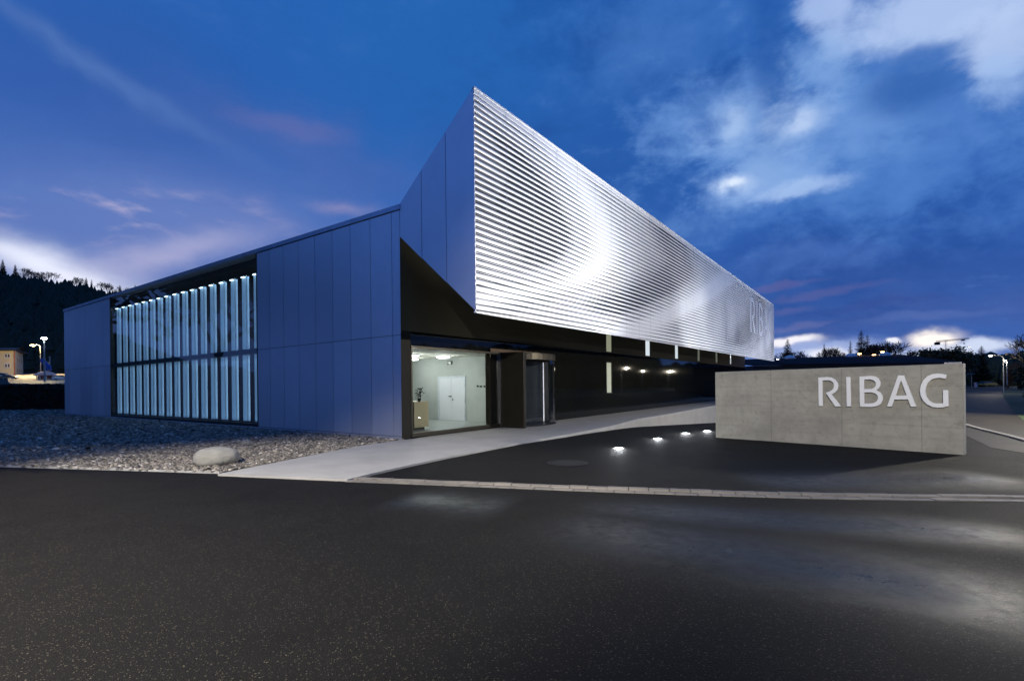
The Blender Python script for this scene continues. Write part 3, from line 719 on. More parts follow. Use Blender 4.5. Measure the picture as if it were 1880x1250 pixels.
def build_vestibule():
    v = MB(); vo = 0.0
    # outward depth of the side wall from the pixel of its outer edge
    P_ = L(FT + .03, 0, 0); p = onplane(962, 720, P_, bB); od = (p - C0).dot(nB)
    zt_ = TOPZ - .02
    boxL(v, FT + .0, FT + .12, .06, od, FLZ - .05, zt_)
    rd = v.build('revolving_door', M['door_dark'], bld); rd['_o'] = tuple(C0)
    # drum: arc from the side wall's outer edge round to the front wall
    t0 = FT + .12; t1 = VT1 - .05; Rr = ((t1 - t0) / 2) ; ct = (t0 + t1) / 2
    arc = []
    for i in range(17):
        an = math.pi * i / 16; arc.append((ct - Rr * math.cos(an), .03 + (od - .03) * (math.sin(an) ** .7 if i <= 8 else math.sin(an) ** .8)))
    arc = [(t0, od)] + [(a, max(o, od) if a < t0 + .25 else o) for a, o in arc[3:]]
    def band(z0, z1, th, sel):
        b = MB(); pts = arc[sel[0]:sel[1]]
        for (a0, o0), (a1, o1) in zip(pts[:-1], pts[1:]):
            b.hexa((L(a0, o0, z0), L(a1, o1, z0), L(a1, o1 - th, z0), L(a0, o0 - th, z0)), (L(a0, o0, z1), L(a1, o1, z1), L(a1, o1 - th, z1), L(a0, o0 - th, z1)))
        return b
    n = len(arc)
    band(zt_ - .24, zt_ - .03, .03, (0, n)).build('canopy_ring', M['bronze'], rd)
    b = MB(); b.prism([L(a, o, zt_ - .028) for a, o in arc] + [L(arc[-1][0], .0, zt_ - .028), L(t0, .0, zt_ - .028)], (0, 0, .03)); b.build('canopy_top', M['bronze_dk'], rd)
    b = MB(); b.prism([L(a, o, FLZ - .03) for a, o in arc] + [L(arc[-1][0], .0, FLZ - .03), L(t0, .0, FLZ - .03)], (0, 0, .05)); b.build('threshold', M['frame'], rd)
    gp = MB(); k0 = n // 2
    for (a0, o0), (a1, o1) in zip(arc[k0:-1], arc[k0 + 1:]): gp.quad(L(a0, o0 - .02, FLZ + .06), L(a1, o1 - .02, FLZ + .06), L(a1, o1 - .02, zt_ - .24), L(a0, o0 - .02, zt_ - .24))
    gp.build('curved_glass', M['glass_dark'], rd)
    for (a, o) in ((arc[0][0] + .02, arc[0][1] - .02), arc[-3], arc[-1]):
        b = MB(); b.tube([L(a, o, FLZ), L(a, o, zt_ - .24)], .025, 8); b.build('post', M['bronze'], rd)
    # a leaf of the door; its vertical edge is given a glow, no lamp
    b = MB(); a, o = arc[-4][0] - .1, arc[-4][1] - .5
    boxL(b, a - .012, a + .012, o, o + .025, FLZ + .05, zt_ - .28); b.build('leaf_edge', M['leaf_edge'], rd)
    b = MB(); b.quad(L(a, o, FLZ + .06), L(ct, .05, FLZ + .06), L(ct, .05, zt_ - .3), L(a, o, zt_ - .3)); b.build('door_leaf', M['glass_dark'], rd)
    b = MB(); b.quad(L(t0, -.0, FLZ), L(VT1 + .3, -.0, FLZ), L(VT1 + .3, -.0, TOPZ), L(t0, -.0, TOPZ)); b.build('inner_wall', M['black'], rd)
    b = MB(); boxL(b, LT1, VT1 - .4, .004, .03, TOPZ + .0, TOPZ + .12); b.build('lintel', M['lintel'], rd)
M['leaf_edge'] = emis('glowing_door_edge', (.85, .87, 1), .6)
M['lintel'] = simple('copper_lintel', (.10, .06, .035), .4, .4)
build_vestibule()
# things in the lobby
def build_lobby():
    zc = TOPZ + .02; first = None
    pts = [(813.5, 653), (807, 661), (872, 657), (756.5, 650), (756.5, 657), (757.5, 664)]
    lab = ['round ceiling lamp in the lobby just above and right of the green exit sign', 'round ceiling lamp in the lobby nearest the back wall, left of the exit sign',
           'round ceiling lamp at the right side of the lobby ceiling', 'frontmost lobby ceiling lamp of three by the left window jamb',
           'middle lobby ceiling lamp of three by the left window jamb', 'rearmost lobby ceiling lamp of three by the left window jamb']
    lab[0] = 'round ceiling lamp in the lobby, the nearer of the two before the exit sign'
    for i, (u, v) in enumerate(pts):
        p = ground(u, v, zc)
        if first is None:
            first = thing('ceiling_lamp', lab[0], 'ceiling lamp', p, 0, 'round lobby ceiling lamps', local=True)
            b = MB(); b.lathe([(.05, 0), (.30, -.002), (.30, -.04), (.27, -.012)], n=24); b.build('lamp_housing', M['white_paint'], first)
            b = MB(); b.lathe([(.26, -.046), (.25, -.09), (.12, -.10)], n=24); b.build('diffuser', M['lamp_white'], first)
            ld = bpy.data.lights.new('lobby_light', 'POINT'); ld.energy = 36; ld.shadow_soft_size = .2; ld.color = (.94, .98, .96)
            lo = bpy.data.objects.new('lobby_light', ld); COL.objects.link(lo); lo.parent = first; lo.location = (0, 0, -.3)
        else: dup(first, lab[i], p)
    # reception desk
    p = ground(768, 791, FLZ); t, o = (p - C0).dot(bB), (p - C0).dot(nB)
    o -= .4
    topz = onplane(768, 737.5, p, Vector((0, 1, 0))).z
    oR = (ground(781.5, 791, FLZ) - C0).dot(nB) - .42
    d = thing('reception_desk', 'pale timber reception desk at the left edge of the lobby window', 'desk', L(t, oR, FLZ))
    b = MB(); boxL(b, t, t + .7, oR - 2.2, oR, FLZ + .10, topz - .04); b.build('desk_body', M['wood_light'], d)
    b = MB(); boxL(b, t - .02, t + .74, oR - 2.2, oR + .01, topz - .039, topz); b.build('desk_top', M['wood_light'], d)
    b = MB(); boxL(b, t + .05, t + .6, oR - 2.1, oR - .1, FLZ, FLZ + .10); b.build('plinth', M['black'], d)
    # plant standing on the desk's end
    q = ground(757, 791, FLZ); t2, o2 = t + .3, (q - C0).dot(nB) - .05
    pl = thing('potted_plant', 'small dark potted plant standing on the reception desk', 'plant', L(t2, o2, topz))
    b = MB(); b.lathe([(.05, 0), (.07, .12), (.06, .12)], L(t2, o2, topz), 14); b.build('pot', M['black'], pl)
    b = MB(); r_ = random.Random(3)
    for _ in range(90):
        c = L(t2, o2, topz + .14 + r_.random() * .34) + Vector((r_.gauss(0, .06), r_.gauss(0, .06), 0)); e1 = Vector((r_.gauss(0, 1), r_.gauss(0, 1), r_.gauss(0, 1))).normalized() * .04; e2 = e1.cross(Vector((r_.gauss(0, 1), r_.gauss(0, 1), 1))).normalized() * .02
        b.quad(c - e1, c - e2, c + e1, c + e2)
    b.build('foliage', M['needles'], pl)
    # exit sign and coat hooks on the back wall
    P_ = L(tb - .06, 0, 0)
    def bk(u, v): s = onplane(u, v, P_, bB); return (s - C0).dot(nB), s.z
    (oa, z1), (ob, z0) = bk(820.5, 663), bk(829, 669)
    ex = thing('exit_sign', 'small dark exit sign with a white arrow on the lobby back wall', 'exit sign', L(tb - .03, (oa + ob) / 2, z0))
    b = MB(); boxL(b, tb - .06, tb - .003, oa, ob, z0, z1); b.build('sign_box', M['exit'], ex)
    w, h = ob - oa, z1 - z0; b = MB()
    ar = [(.16, .55), (.27, .25), (.38, .55), (.31, .55), (.31, .85), (.23, .85), (.23, .55)]
    b.prism([L(tb - .062, oa + x * w, z0 + y * h) for x, y in ar], nA * .006)
    for (x0, x1, y0, y1) in ((.60, .68, .72, .86), (.58, .70, .42, .70), (.50, .58, .14, .42), (.70, .80, .14, .44), (.70, .82, .56, .64)): boxL(b, tb - .068, tb - .062, oa + x0 * w, oa + x1 * w, z0 + y0 * h, z0 + y1 * h)
    b.build('pictogram', M['exit_mark'], ex)
    hk = None
    for i, (u, v) in enumerate(((876, 709), (882, 709.3), (888, 709.3), (893, 709.3))):
        o_, z_ = bk(u, v); pos = L(tb - .004, o_, z_)
        names = ['leftmost', 'second from the left', 'second from the right', 'rightmost']
        lb = f'dark coat hook on the lobby back wall, {names[i]} of four'
        if hk is None:
            hk = thing('coat_hook', lb, 'coat hook', pos, math.atan2(nA.y, nA.x), 'coat hooks on the lobby wall', local=True)
            b = MB(); b.box(0, .012, -.03, .03, -.04, .04); b.tube([(.01, 0, .01), (.06, 0, 0), (.075, 0, .03)], .012, 6); b.build('hook', M['black'], hk)
        else: dup(hk, lb, pos, math.atan2(nA.y, nA.x))
M['exit'] = simple('exit_box', (.012, .03, .02), .4); M['exit_mark'] = emis('exit_mark', (.85, 1, .9), .8)
build_lobby()

# ------------------------------------------------------------------ ground
def hill(x, y):
    r = x / max(y, 1.0)
    z = 0.0
    if y > 30 and r < -.35:
        k = min(1, max(0, (-.35 - r) / .3)); k = k * k * (3 - 2 * k)
        q = min(1, max(0, (y - 42) / 6)); z += 1.9 * q * q * (3 - 2 * q) * k
        z += min(max(0, y - 60), 70) * .055 * k
        Hr = np.interp(r, [-1.6, -1.15, -.99, -.86, -.73, -.6, -.45, -.3, -.1], [96, 88, 77, 70, 58, 46, 26, 8, 0])
        q = min(1, max(0, (y - 150) / 210)); z += max(0, Hr - 6) * q * k
    return z
def ground_sheets():
    # wide terrain: polar grid to the horizon
    mb = MB(); az = np.linspace(-math.pi, math.pi, 181); rr = [0.5, 12, 20, 30, 36, 42, 45, 48, 52, 60, 75, 95, 120, 150, 175, 200, 240, 280, 330, 380, 480, 700, 1200, 2500, 4500]
    vs = []; fs = []
    for r_ in rr:
        for a in az:
            x, y = r_ * math.sin(a), r_ * math.cos(a); vs.append((x, y, hill(x, y) + min(0, drop(x, y)) - .07 if y < 130 else hill(x, y) - .07))
    n = len(az)
    for i in range(len(rr) - 1):
        for k in range(n - 1): fs.append((i * n + k, i * n + k + 1, (i + 1) * n + k + 1, (i + 1) * n + k))
    mb.add(vs, fs); struct(mb.build('terrain', M['soil'], smooth=True))
    # asphalt of road, forecourt and yard
    mb = MB(); xs = list(np.arange(-40, 10, .8)) + list(np.arange(10, 40, 1.0)) + list(np.arange(40, 101, 3.0)); ys = list(np.arange(-14, 36, .6)) + list(np.arange(36, 95, 2.5))
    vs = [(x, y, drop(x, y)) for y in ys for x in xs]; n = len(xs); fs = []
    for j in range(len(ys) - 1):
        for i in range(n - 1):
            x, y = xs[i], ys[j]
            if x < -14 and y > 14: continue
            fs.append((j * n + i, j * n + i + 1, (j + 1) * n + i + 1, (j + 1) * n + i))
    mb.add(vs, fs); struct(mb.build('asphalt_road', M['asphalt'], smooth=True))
    pts = [ground(1774, 800), ground(1820, 822), ground(1990, 850), ground(2400, 800), ground(1842, 712), ground(1832, 706), ground(1772, 706)]
    mb = MB(); mb.add([(p.x, p.y, .006) for p in pts], [tuple(range(len(pts)))]); struct(mb.build('side_road', M['road_pale'], fix=False))
    # walkway with its growing retaining edge
    edge = [(638, 879.5), (690, 867), (754, 852.8), (820, 839), (888, 826), (965, 810.8), (1041, 798.6), (1118, 784.6), (1170, 771.5), (1224, 762.5), (1268, 754), (1312, 746), (1380, 736.5), (1440, 730)]
    ep = [ground(u, v, .04) for u, v in edge]
    back = []
    q0 = ground(400, 869.5, .04); q1 = ground(652, 819.5, .04)
    for p in ep:
        t = (p - C0).dot(bB); back.append(t)
    top = MB(); inner = []
    # left border runs to the wall, then along the dark wall
    path = [q0, q1, L(.02, -.01, .04)]
    for p in ep:
        t = max(0.0, (p - C0).dot(bB)); inner.append(L(t, .0, .04))
    # cross strips between the edge and the inner line
    inn = []
    for i, p in enumerate(ep):
        t = (p - C0).dot(bB)
        if t >= 0.02: inn.append(L(t, 0.0, .04))
        else:
            f = max(0, (t - (q0 - C0).dot(bB)) / (0 - (q0 - C0).dot(bB)))
            inn.append(q0.lerp(q1, min(1, f * 1.0)))
    e0 = ep[0]
    vs = []; fs = []
    for a, b in zip(ep, inn):
        for k in range(7): vs.append(a.lerp(b, k / 6))
    for i in range(len(ep) - 1):
        for k in range(6): fs.append((i * 7 + k, (i + 1) * 7 + k, (i + 1) * 7 + k + 1, i * 7 + k + 1))
    top.add(vs, fs)
    # filler to the building corner
    sk = MB()
    top.v = [tuple(v_) for v_ in top.v]
    for i in range(len(ep) - 1):   # face of the edge
        a, b = ep[i], ep[i + 1]
        top.quad(a, b, Vector((b.x, b.y, drop(b.x, b.y) - .3)), Vector((a.x, a.y, drop(a.x, a.y) - .3)))
    top.add((q0, e0, inn[0]), ((0, 1, 2),))
    top.quad(q0, e0, Vector((e0.x, e0.y, -.1)), Vector((q0.x, q0.y, -.1)))
    top.quad(inn[0], q1, C0 + Vector((0, 0, .035)), L(.3, .6, .035))
    ow = top.build('walkway', M['concrete']); struct(ow)
    # low upstand along the edge
    mk = MB()
    for i in range(5, len(ep) - 1):
        a, b = ep[i], ep[i + 1]; ia, ib = (inn[i] - a).normalized() * .16, (inn[i + 1] - b).normalized() * .16; h0 = .05 * min(1, (i - 5) / 3); h1 = .05 * min(1, (i - 4) / 3); up = Vector((0, 0, 1))
        mk.hexa((a - ia * .05 - up * .06, b - ib * .05 - up * .06, b + ib - up * .06, a + ia - up * .06), (a - ia * .05 + up * (h0 + .004), b - ib * .05 + up * (h1 + .004), b + ib + up * (h1 + .004), a + ia + up * (h0 + .004)))
    struct(mk.build('walkway_kerb', M['kerb']))
    return ep, q0, q1
EP, Q0, Q1 = ground_sheets()
def gravel():
    px = [(-330, 846), (0, 857), (200, 863), (402, 869.5)]
    front = [ground(u, v, .0) for u, v in px]
    farL = ground(-60, 757); a0 = A(SLEN + 6, 1.0, 0)
    poly = front + [Q1.copy(), C0 - nA * .1, A(SLEN, -.2, 0), Vector((-34, 41, 0)), Vector((-44, 41, 0)), Vector((-40, 20, 0))]
    mb = MB(); mb.add([(p.x, p.y, .008) for p in poly], [tuple(range(len(poly)))])
    struct(mb.build('gravel_bed', M['gravel'], fix=False))
    # individual pebbles
    P2 = np.array([(p.x, p.y) for p in poly]); n = 60000
    lo, hi = P2.min(0), P2.max(0); pts = []
    cand = RNG.uniform(lo, hi, (700000, 2))
    def inside(q):
        c = np.zeros(len(q), bool); j = len(P2) - 1
        for i in range(len(P2)):
            xi, yi, xj, yj = *P2[i], *P2[j]
            c ^= ((yi > q[:, 1]) != (yj > q[:, 1])) & (q[:, 0] < (xj - xi) * (q[:, 1] - yi) / (yj - yi + 1e-12) + xi); j = i
        return c
    d = np.hypot(cand[:, 0], cand[:, 1]); keep = inside(cand) & (RNG.random(len(cand)) < np.clip((13 / d) ** 1.6, 0, 1)) & (cand[:, 0] / np.maximum(cand[:, 1], .1) > -1.15)
    q = cand[keep][:n]; n = len(q); print('pebbles', n)
    base = np.array([(1, 0, 0), (-1, 0, 0), (0, 1, 0), (0, -1, 0), (0, 0, 1), (0, 0, -1), (.62, .62, .5), (-.62, .62, .5), (-.62, -.62, .5), (.62, -.62, .5)])
    F = np.array([(4, 6, 7), (4, 7, 8), (4, 8, 9), (4, 9, 6), (0, 2, 6), (2, 1, 7), (1, 3, 8), (3, 0, 9), (6, 2, 7), (7, 1, 8), (8, 3, 9), (9, 0, 6)])
    dist = np.hypot(q[:, 0], q[:, 1]); sz = RNG.uniform(.016, .040, n) * np.where(RNG.random(n) < .02, RNG.uniform(1.3, 1.9, n), 1.0) * np.clip(dist / 11, 1, 2.0) ** .8
    an = RNG.uniform(0, 6.28, n); ex = RNG.uniform(.7, 1.4, n); ez = RNG.uniform(.45, .8, n)
    V = base[None] * RNG.uniform(.8, 1.2, (n, 10, 1)); V = V * np.stack([sz * ex, sz / ex, sz * ez], 1)[:, None]
    tilt = RNG.normal(0, .35, n); V[:, :, 2] += V[:, :, 0] * tilt[:, None]
    x = V[:, :, 0] * np.cos(an)[:, None] - V[:, :, 1] * np.sin(an)[:, None] + q[:, :1]; y = V[:, :, 0] * np.sin(an)[:, None] + V[:, :, 1] * np.cos(an)[:, None] + q[:, 1:]
    z = V[:, :, 2] + (.012 + sz * .4)[:, None]
    VV = np.stack([x, y, z], 2).reshape(-1, 3); FF = (F[None] + (np.arange(n) * 10)[:, None, None]).reshape(-1, 3)
    me = bpy.data.meshes.new('gravel'); me.vertices.add(len(VV)); me.vertices.foreach_set('co', VV.astype(np.float32).ravel())
    me.loops.add(FF.size); me.loops.foreach_set('vertex_index', FF.astype(np.int32).ravel()); me.polygons.add(len(FF)); me.polygons.foreach_set('loop_start', np.arange(0, FF.size, 3, dtype=np.int32))
    me.update(calc_edges=True); me.validate()
    m, T, b = nm('pebbles'); g = T.nodes.new('ShaderNodeNewGeometry'); rnd = X(g.outputs['Random Per Island'])
    c = mixc(smooth(rnd, .1, .9), (.075, .066, .056), (.25, .22, .18)); c = mixc(smooth(rnd, .93, .97), c, (.48, .45, .40)); setc(T, b, 'Base Color', c); b.inputs['Roughness'].default_value = .7
    me.materials.append(m); o = bpy.data.objects.new('gravel', me); COL.objects.link(o); o['kind'] = 'stuff'
    # concrete edging between road and gravel
    mb = MB(); pts = front
    for a, b2 in zip(pts[:-1], pts[1:]):
        nrm = Vector((-(b2 - a).y, (b2 - a).x, 0)).normalized() * .09
        mb.hexa((a - Vector((0, 0, .1)), b2 - Vector((0, 0, .1)), b2 + nrm - Vector((0, 0, .1)), a + nrm - Vector((0, 0, .1))), (a + Vector((0, 0, .035)), b2 + Vector((0, 0, .035)), b2 + nrm + Vector((0, 0, .035)), a + nrm + Vector((0, 0, .035))))
    struct(mb.build('edging_kerb', M['kerb']))
gravel()
def gutter():
    # two rows of setts along the mouth of the forecourt
    pts = [(625, 881.5), (760, 886.5), (900, 892), (1100, 900), (1300, 907), (1500, 912.5), (1700, 915.5), (1880, 917.5), (2150, 920)]
    P = [ground(u, v, 0) for u, v in pts]; seg = []
    cum = [0]
    for a, b in zip(P[:-1], P[1:]): cum.append(cum[-1] + (b - a).length)
    def at(s):
        s = min(max(s, 0), cum[-1] - 1e-4); i = max(k for k in range(len(P) - 1) if cum[k] <= s); return P[i].lerp(P[i + 1], (s - cum[i]) / (cum[i + 1] - cum[i])), (P[i + 1] - P[i]).normalized()
    mb = MB(); r_ = random.Random(5)
    for row, off in ((0, .05), (1, -.135)):
        s = 0.0 + row * .17
        while s < cum[-1] - .4:
            l = .30 + r_.uniform(-.02, .02); p, d = at(s); p2, _ = at(s + l - .012); nr = Vector((-d.y, d.x, 0)); h = .012 + r_.uniform(-.004, .006)
            h = h + (.018 if row == 0 else 0)
            w = .125; a, b = p + nr * off, p2 + nr * off; c, e = p2 + nr * (off + w), p + nr * (off + w); dn = Vector((0, 0, -.1)); up = Vector((0, 0, h))
            mb.hexa((a + dn, b + dn, c + dn, e + dn), (a + up, b + up, c + up, e + up)); s += l
    struct(mb.build('gutter_setts', M['setts']))
    mb = MB(); n = 60
    for i in range(n):
        a, d = at(cum[-1] * i / n); b, _ = at(cum[-1] * (i + 1) / n); nr = Vector((-d.y, d.x, 0))
        mb.quad(a - nr * .14 + Vector((0, 0, .004)), b - nr * .14 + Vector((0, 0, .004)), b + nr * .18 + Vector((0, 0, .004)), a + nr * .18 + Vector((0, 0, .004)))
    struct(mb.build('gutter_bed', M['panel_gap'], fix=False))
M['setts'] = concrete('sett_stone', (.20, .18, .155), (.13, .12, .105), .5, .3)
gutter()

def rock(name, label, c, size, seed, mat, group=None):
    import bmesh
    bm = bmesh.new(); bmesh.ops.create_icosphere(bm, subdivisions=5, radius=1)
    from mathutils import noise as nz
    for v in bm.verts:
        p = v.co.copy(); d = 1 + .13 * nz.noise(p * 1.1 + Vector((seed, 0, 0))) + .05 * nz.noise(p * 2.7 + Vector((0, seed, 0))) + .018 * nz.noise(p * 8) + .008 * nz.noise(p * 20)
        p = p * d
        q = Vector((math.copysign(abs(p.x) ** .85, p.x), math.copysign(abs(p.y) ** .85, p.y), math.copysign(abs(p.z) ** .8, p.z)))
        v.co = Vector((q.x * size[0], q.y * size[1], q.z * size[2] + .0))
    me = bpy.data.meshes.new(name); bm.to_mesh(me); bm.free(); me.materials.append(mat)
    for p in me.polygons: p.use_smooth = True
    o = bpy.data.objects.new(name, me); COL.objects.link(o); o.location = c; o.rotation_euler = (0, 0, .2)
    return tag(o, label, 'boulder' if size[0] > .3 else 'stone', group)
M['granite'] = concrete('granite', (.27, .26, .23), (.19, .185, .165), .55, .5, .85)
pb = ground(386, 857)
wR = 38 / 946 * pb.y
rock('boulder', 'large rounded pale grey boulder lying on the gravel', (pb.x, pb.y + .2, .17), (wR, .36, .215), 2.3, M['granite'])
ps = ground(431, 848); rock('stone', 'small pale stone on the gravel beside the large boulder', (ps.x, ps.y, .05), (.13, .10, .075), 6.1, M['granite'])

# in-ground uplights and manhole
def uplights():
    px = [(1136, 823.5), (1207, 806), (1259, 796), (1298, 792)]
    lab = ['glowing in-ground floodlight nearest the road, foremost of the forecourt row', 'glowing in-ground floodlight, second from the front of the forecourt row',
           'glowing in-ground floodlight, third from the front of the forecourt row', 'glowing in-ground floodlight closest to the left end of the sign wall']
    pos = [court(u, v) for u, v in px]
    print('uplights', [(round((p - C0).dot(bB), 2), round((p - C0).dot(nB) - OUT, 2)) for p in pos])
    d0 = pos[-1] - pos[0]; d0.z = 0
    # the row carries on behind the sign wall, along the prow
    step = 3.4; extra = []
    t_last = (pos[-1] - C0).dot(bB); off = (pos[-1] - C0).dot(nB)
    for k in range(1, 9): 
        q = L(19.5 + 4.1 * (k - 1), OUT + 3.7, 0); extra.append(Vector((q.x, q.y, drop(q.x, q.y))))
    first = None
    for i, p in enumerate(pos + extra):
        lb = lab[i] if i < 4 else 'glowing in-ground floodlight hidden behind the sign wall'
        t = (p - C0).dot(bB)
        if first is None:
            first = thing('ground_floodlight', lb, 'floodlight', (p.x, p.y, p.z + .004), 0, 'in-ground floodlights of the forecourt', local=True)
            b = MB(); b.lathe([(.106, -.05), (.16, -.05), (.16, .008), (.112, .011), (.106, .004)], n=28); b.build('steel_rim', M['steel'], first)
            b = MB(); b.lathe([(.02, .002), (.105, .002), (.10, .008), (.03, .010)], n=28); b.build('lens', M['flood_lens'], first)
            ld = bpy.data.lights.new('flood_beam', 'SPOT'); ld.energy = FLOOD; ld.spot_size = R(62); ld.spot_blend = .9; ld.shadow_soft_size = .12; ld.color = (.93, .96, 1.0)
            lo = bpy.data.objects.new('flood_beam', ld); COL.objects.link(lo); lo.parent = first; lo.location = (0, 0, .06)
            tgt_lamp = first
            ld = bpy.data.lights.new('lens_spill', 'POINT'); ld.energy = 26; ld.shadow_soft_size = .05; ld.color = (.93, .96, 1.0)
            l2 = bpy.data.objects.new('lens_spill', ld); COL.objects.link(l2); l2.parent = first; l2.location = (0, 0, .09)
        else: tgt_lamp = dup(first, lb, (p.x, p.y, p.z + .004))
        tg = L(t + .8, OUT, 7.6) - p
        for ch in tgt_lamp.children:
            if ch.type == 'LIGHT' and ch.data.type == 'SPOT': ch.rotation_euler = tg.to_track_quat('-Z', 'Y').to_euler()
FLOOD = 2900
M['flood_lens'] = emis('flood_lens', (.96, .98, 1), 40)
uplights()
pm = court(1042, 850)
mh = thing('manhole_cover', 'round dark iron manhole cover set in the forecourt asphalt', 'manhole cover', (pm.x, pm.y, pm.z), 0, local=True)
b = MB(); b.lathe([(.42, -.02), (.42, .010), (.36, .012), (.355, .004)], n=40); b.build('frame_ring', M['iron'] if 'iron' in M else M.setdefault('iron', simple('cast_iron', (.012, .012, .012), .6, .0, bmp=.3, bscale=25, spec=.2)), mh)
b = MB(); b.lathe([(.34, -.02), (.34, .010), (.30, .012), (.02, .012)], n=40); b.build('lid', M['iron'], mh)

# ------------------------------------------------------------------ street lamps
def lamp(label, loc, h, arm, rz, col, energy, head='arm', bright=60, pole_r=.07, light_r=.15, spot=None):
    t = thing('street_lamp', label, 'street lamp', loc, rz, 'street lamps', local=True)
    b = MB()
    if arm: b.tube([(0, 0, -.3), (0, 0, h * .85), (0, 0, h - .35), (arm * .12, 0, h - .1), (arm * .4, 0, h)], [pole_r, pole_r * .8, pole_r * .65, pole_r * .6, pole_r * .55], 10)
    else: b.tube([(0, 0, -.3), (0, 0, h)], [pole_r, pole_r * .6], 10)
    b.build('pole', M['lamp_steel'], t)
    if arm:
        b = MB(); b.tube([(arm * .38, 0, h), (arm * .8, 0, h + .03)], pole_r * .5, 8); b.build('arm', M['lamp_steel'], t)
    hx = arm; hl = max(.35, min(.6, abs(arm) * .4)) * (1 if arm >= 0 else -1)
    b = MB(); x0, x1 = (hx - hl / 2, hx + hl / 2) if arm else (-.25, .25)
    b.add([(x0, -.13, h - .02), (x1, -.13, h - .02), (x1, .13, h - .02), (x0, .13, h - .02), (x0 * .9 + x1 * .1, -.08, h + .12), (x0 * .1 + x1 * .9, -.08, h + .12), (x0 * .1 + x1 * .9, .08, h + .12), (x0 * .9 + x1 * .1, .08, h + .12)],
          [(3, 2, 1, 0), (4, 5, 6, 7), (0, 1, 5, 4), (1, 2, 6, 5), (2, 3, 7, 6), (3, 0, 4, 7)])
    hd = b.build('lamp_head', M['lamp_steel'], t)
    me = emis('lamp_lens_' + str(round(col[2], 2)), col, bright)
    b = MB(); b.lathe([(.03, h - .022), (light_r, h - .022), (light_r * .8, h - .12), (light_r * .25, h - .17)], ((x0 + x1) / 2, 0, 0), 14); b.build('lens', me, hd)
    ld = bpy.data.lights.new('lamp_light', 'SPOT' if spot else 'POINT'); ld.energy = energy; ld.color = col; ld.shadow_soft_size = .12
    lo = bpy.data.objects.new('lamp_light', ld); COL.objects.link(lo); lo.parent = t; lo.location = ((x0 + x1) / 2, 0, h - .3)
    if spot:
        tgt, size, blend = spot; ld.spot_size = R(size); ld.spot_blend = blend
        wp = Matrix.Rotation(-rz, 3, 'Z') @ (Vector(tgt) - Vector(loc)); lo.rotation_euler = (wp - lo.location).to_track_quat('-Z', 'Y').to_euler()
    return t
M['lamp_steel'] = simple('galvanised_steel', (.34, .35, .36), .45, .6)
WARM, NEUT, ORANGE = (1, .90, .72), (1, .97, .90), (1, .68, .30)
def lamps():
    p = atdepth(82, 705, 62); h = (705 - 620) / FPX * 62
    lamp('tall white-lit mast lamp at the left, brightest beside the striped pavilion', (p.x, p.y, p.z), h, 0, 0, (.86, 1.0, .95), 700, bright=130, light_r=.30, pole_r=.11)
    p = atdepth(75, 694, 84); h = (694 - 633) / FPX * 84
    lamp('curved arm street lamp glowing orange beside the cream house', (p.x, p.y, p.z), h, -1.3, 0, (1, .74, .36), 12000, bright=60, light_r=.30)
    # right side
    p = ground(1843, 722); h = (722 - 652) / FPX * p.y
    lamp('curved arm street lamp over the far road beside the dark bushes', (p.x, p.y, 0), h, -1.0 * p.y / 40, 0, WARM, 500, bright=7, light_r=.2)
    p = atdepth(1849, 703, 75); lamp('farther small street lamp shining just right of the curved arm pole', (p.x, p.y, p.z), (703 - 661) / FPX * 75, -.3, 0, WARM, 200, bright=7, light_r=.2)
    p = atdepth(1782, 660, 180); lamp('unseen lamp added to brighten the far parked cars behind the shrubs', (131, 126, 0), 6.0, -1.2, 0, WARM, 2200, bright=5, light_r=.12)  # added outside the view so the parked cars don't go dark
    p = atdepth(1782, 660, 180); lamp('thin distant street lamp standing out against the sky above the parked cars', (p.x, p.y, 0), p.z + 24 / FPX * 180, -.8, 0, WARM, 300, bright=4, light_r=.2)
    for (u, v, lb) in ((1578, 649, 'tiny orange lamp at the foot of the tallest spruce'), (1604.5, 651, 'tiny orange lamp between the trees right of the tallest spruce'), (1620, 645.5, 'tiny orange lamp beside the wide bare tree'), (1428, 659, 'tiny white lamp just right of the prow end')):
        p = atdepth(u, v, 110 if u > 1500 else 100); c = (1, .55, .18) if u > 1500 else (1, .95, .85)
        lamp(lb, (p.x, p.y, 0), p.z, 0, 0, c, 600, bright=25 if u > 1500 else 12, light_r=.35 if u > 1500 else .2, pole_r=.05)
    # the two lamps of this street, on the near pavement behind the viewer
    lamp('street lamp standing behind the viewer on the near pavement', (-1.5, -9.0, 0), 8.0, 1.4, R(90), (1, .93, .80), LAMP1, spot=((6.0, 17.0, .4), 42, .6))
    lamp('second street lamp on the near pavement to the left of the viewer', (-7.0, .2, 0), 7.5, 1.4, R(60), (1, .93, .82), LAMP2, spot=((-5.0, 5.4, 0), 80, .45))
    lamp('street lamp outside the frame to the right of the sign wall', (23.5, 17.0, 0), 7.0, -1.4, R(-20), (1, .93, .78), LAMP3, spot=((15, 19, 0), 130, .4))
LAMP1, LAMP2, LAMP3 = 12800, 9500, 9000
lamps()

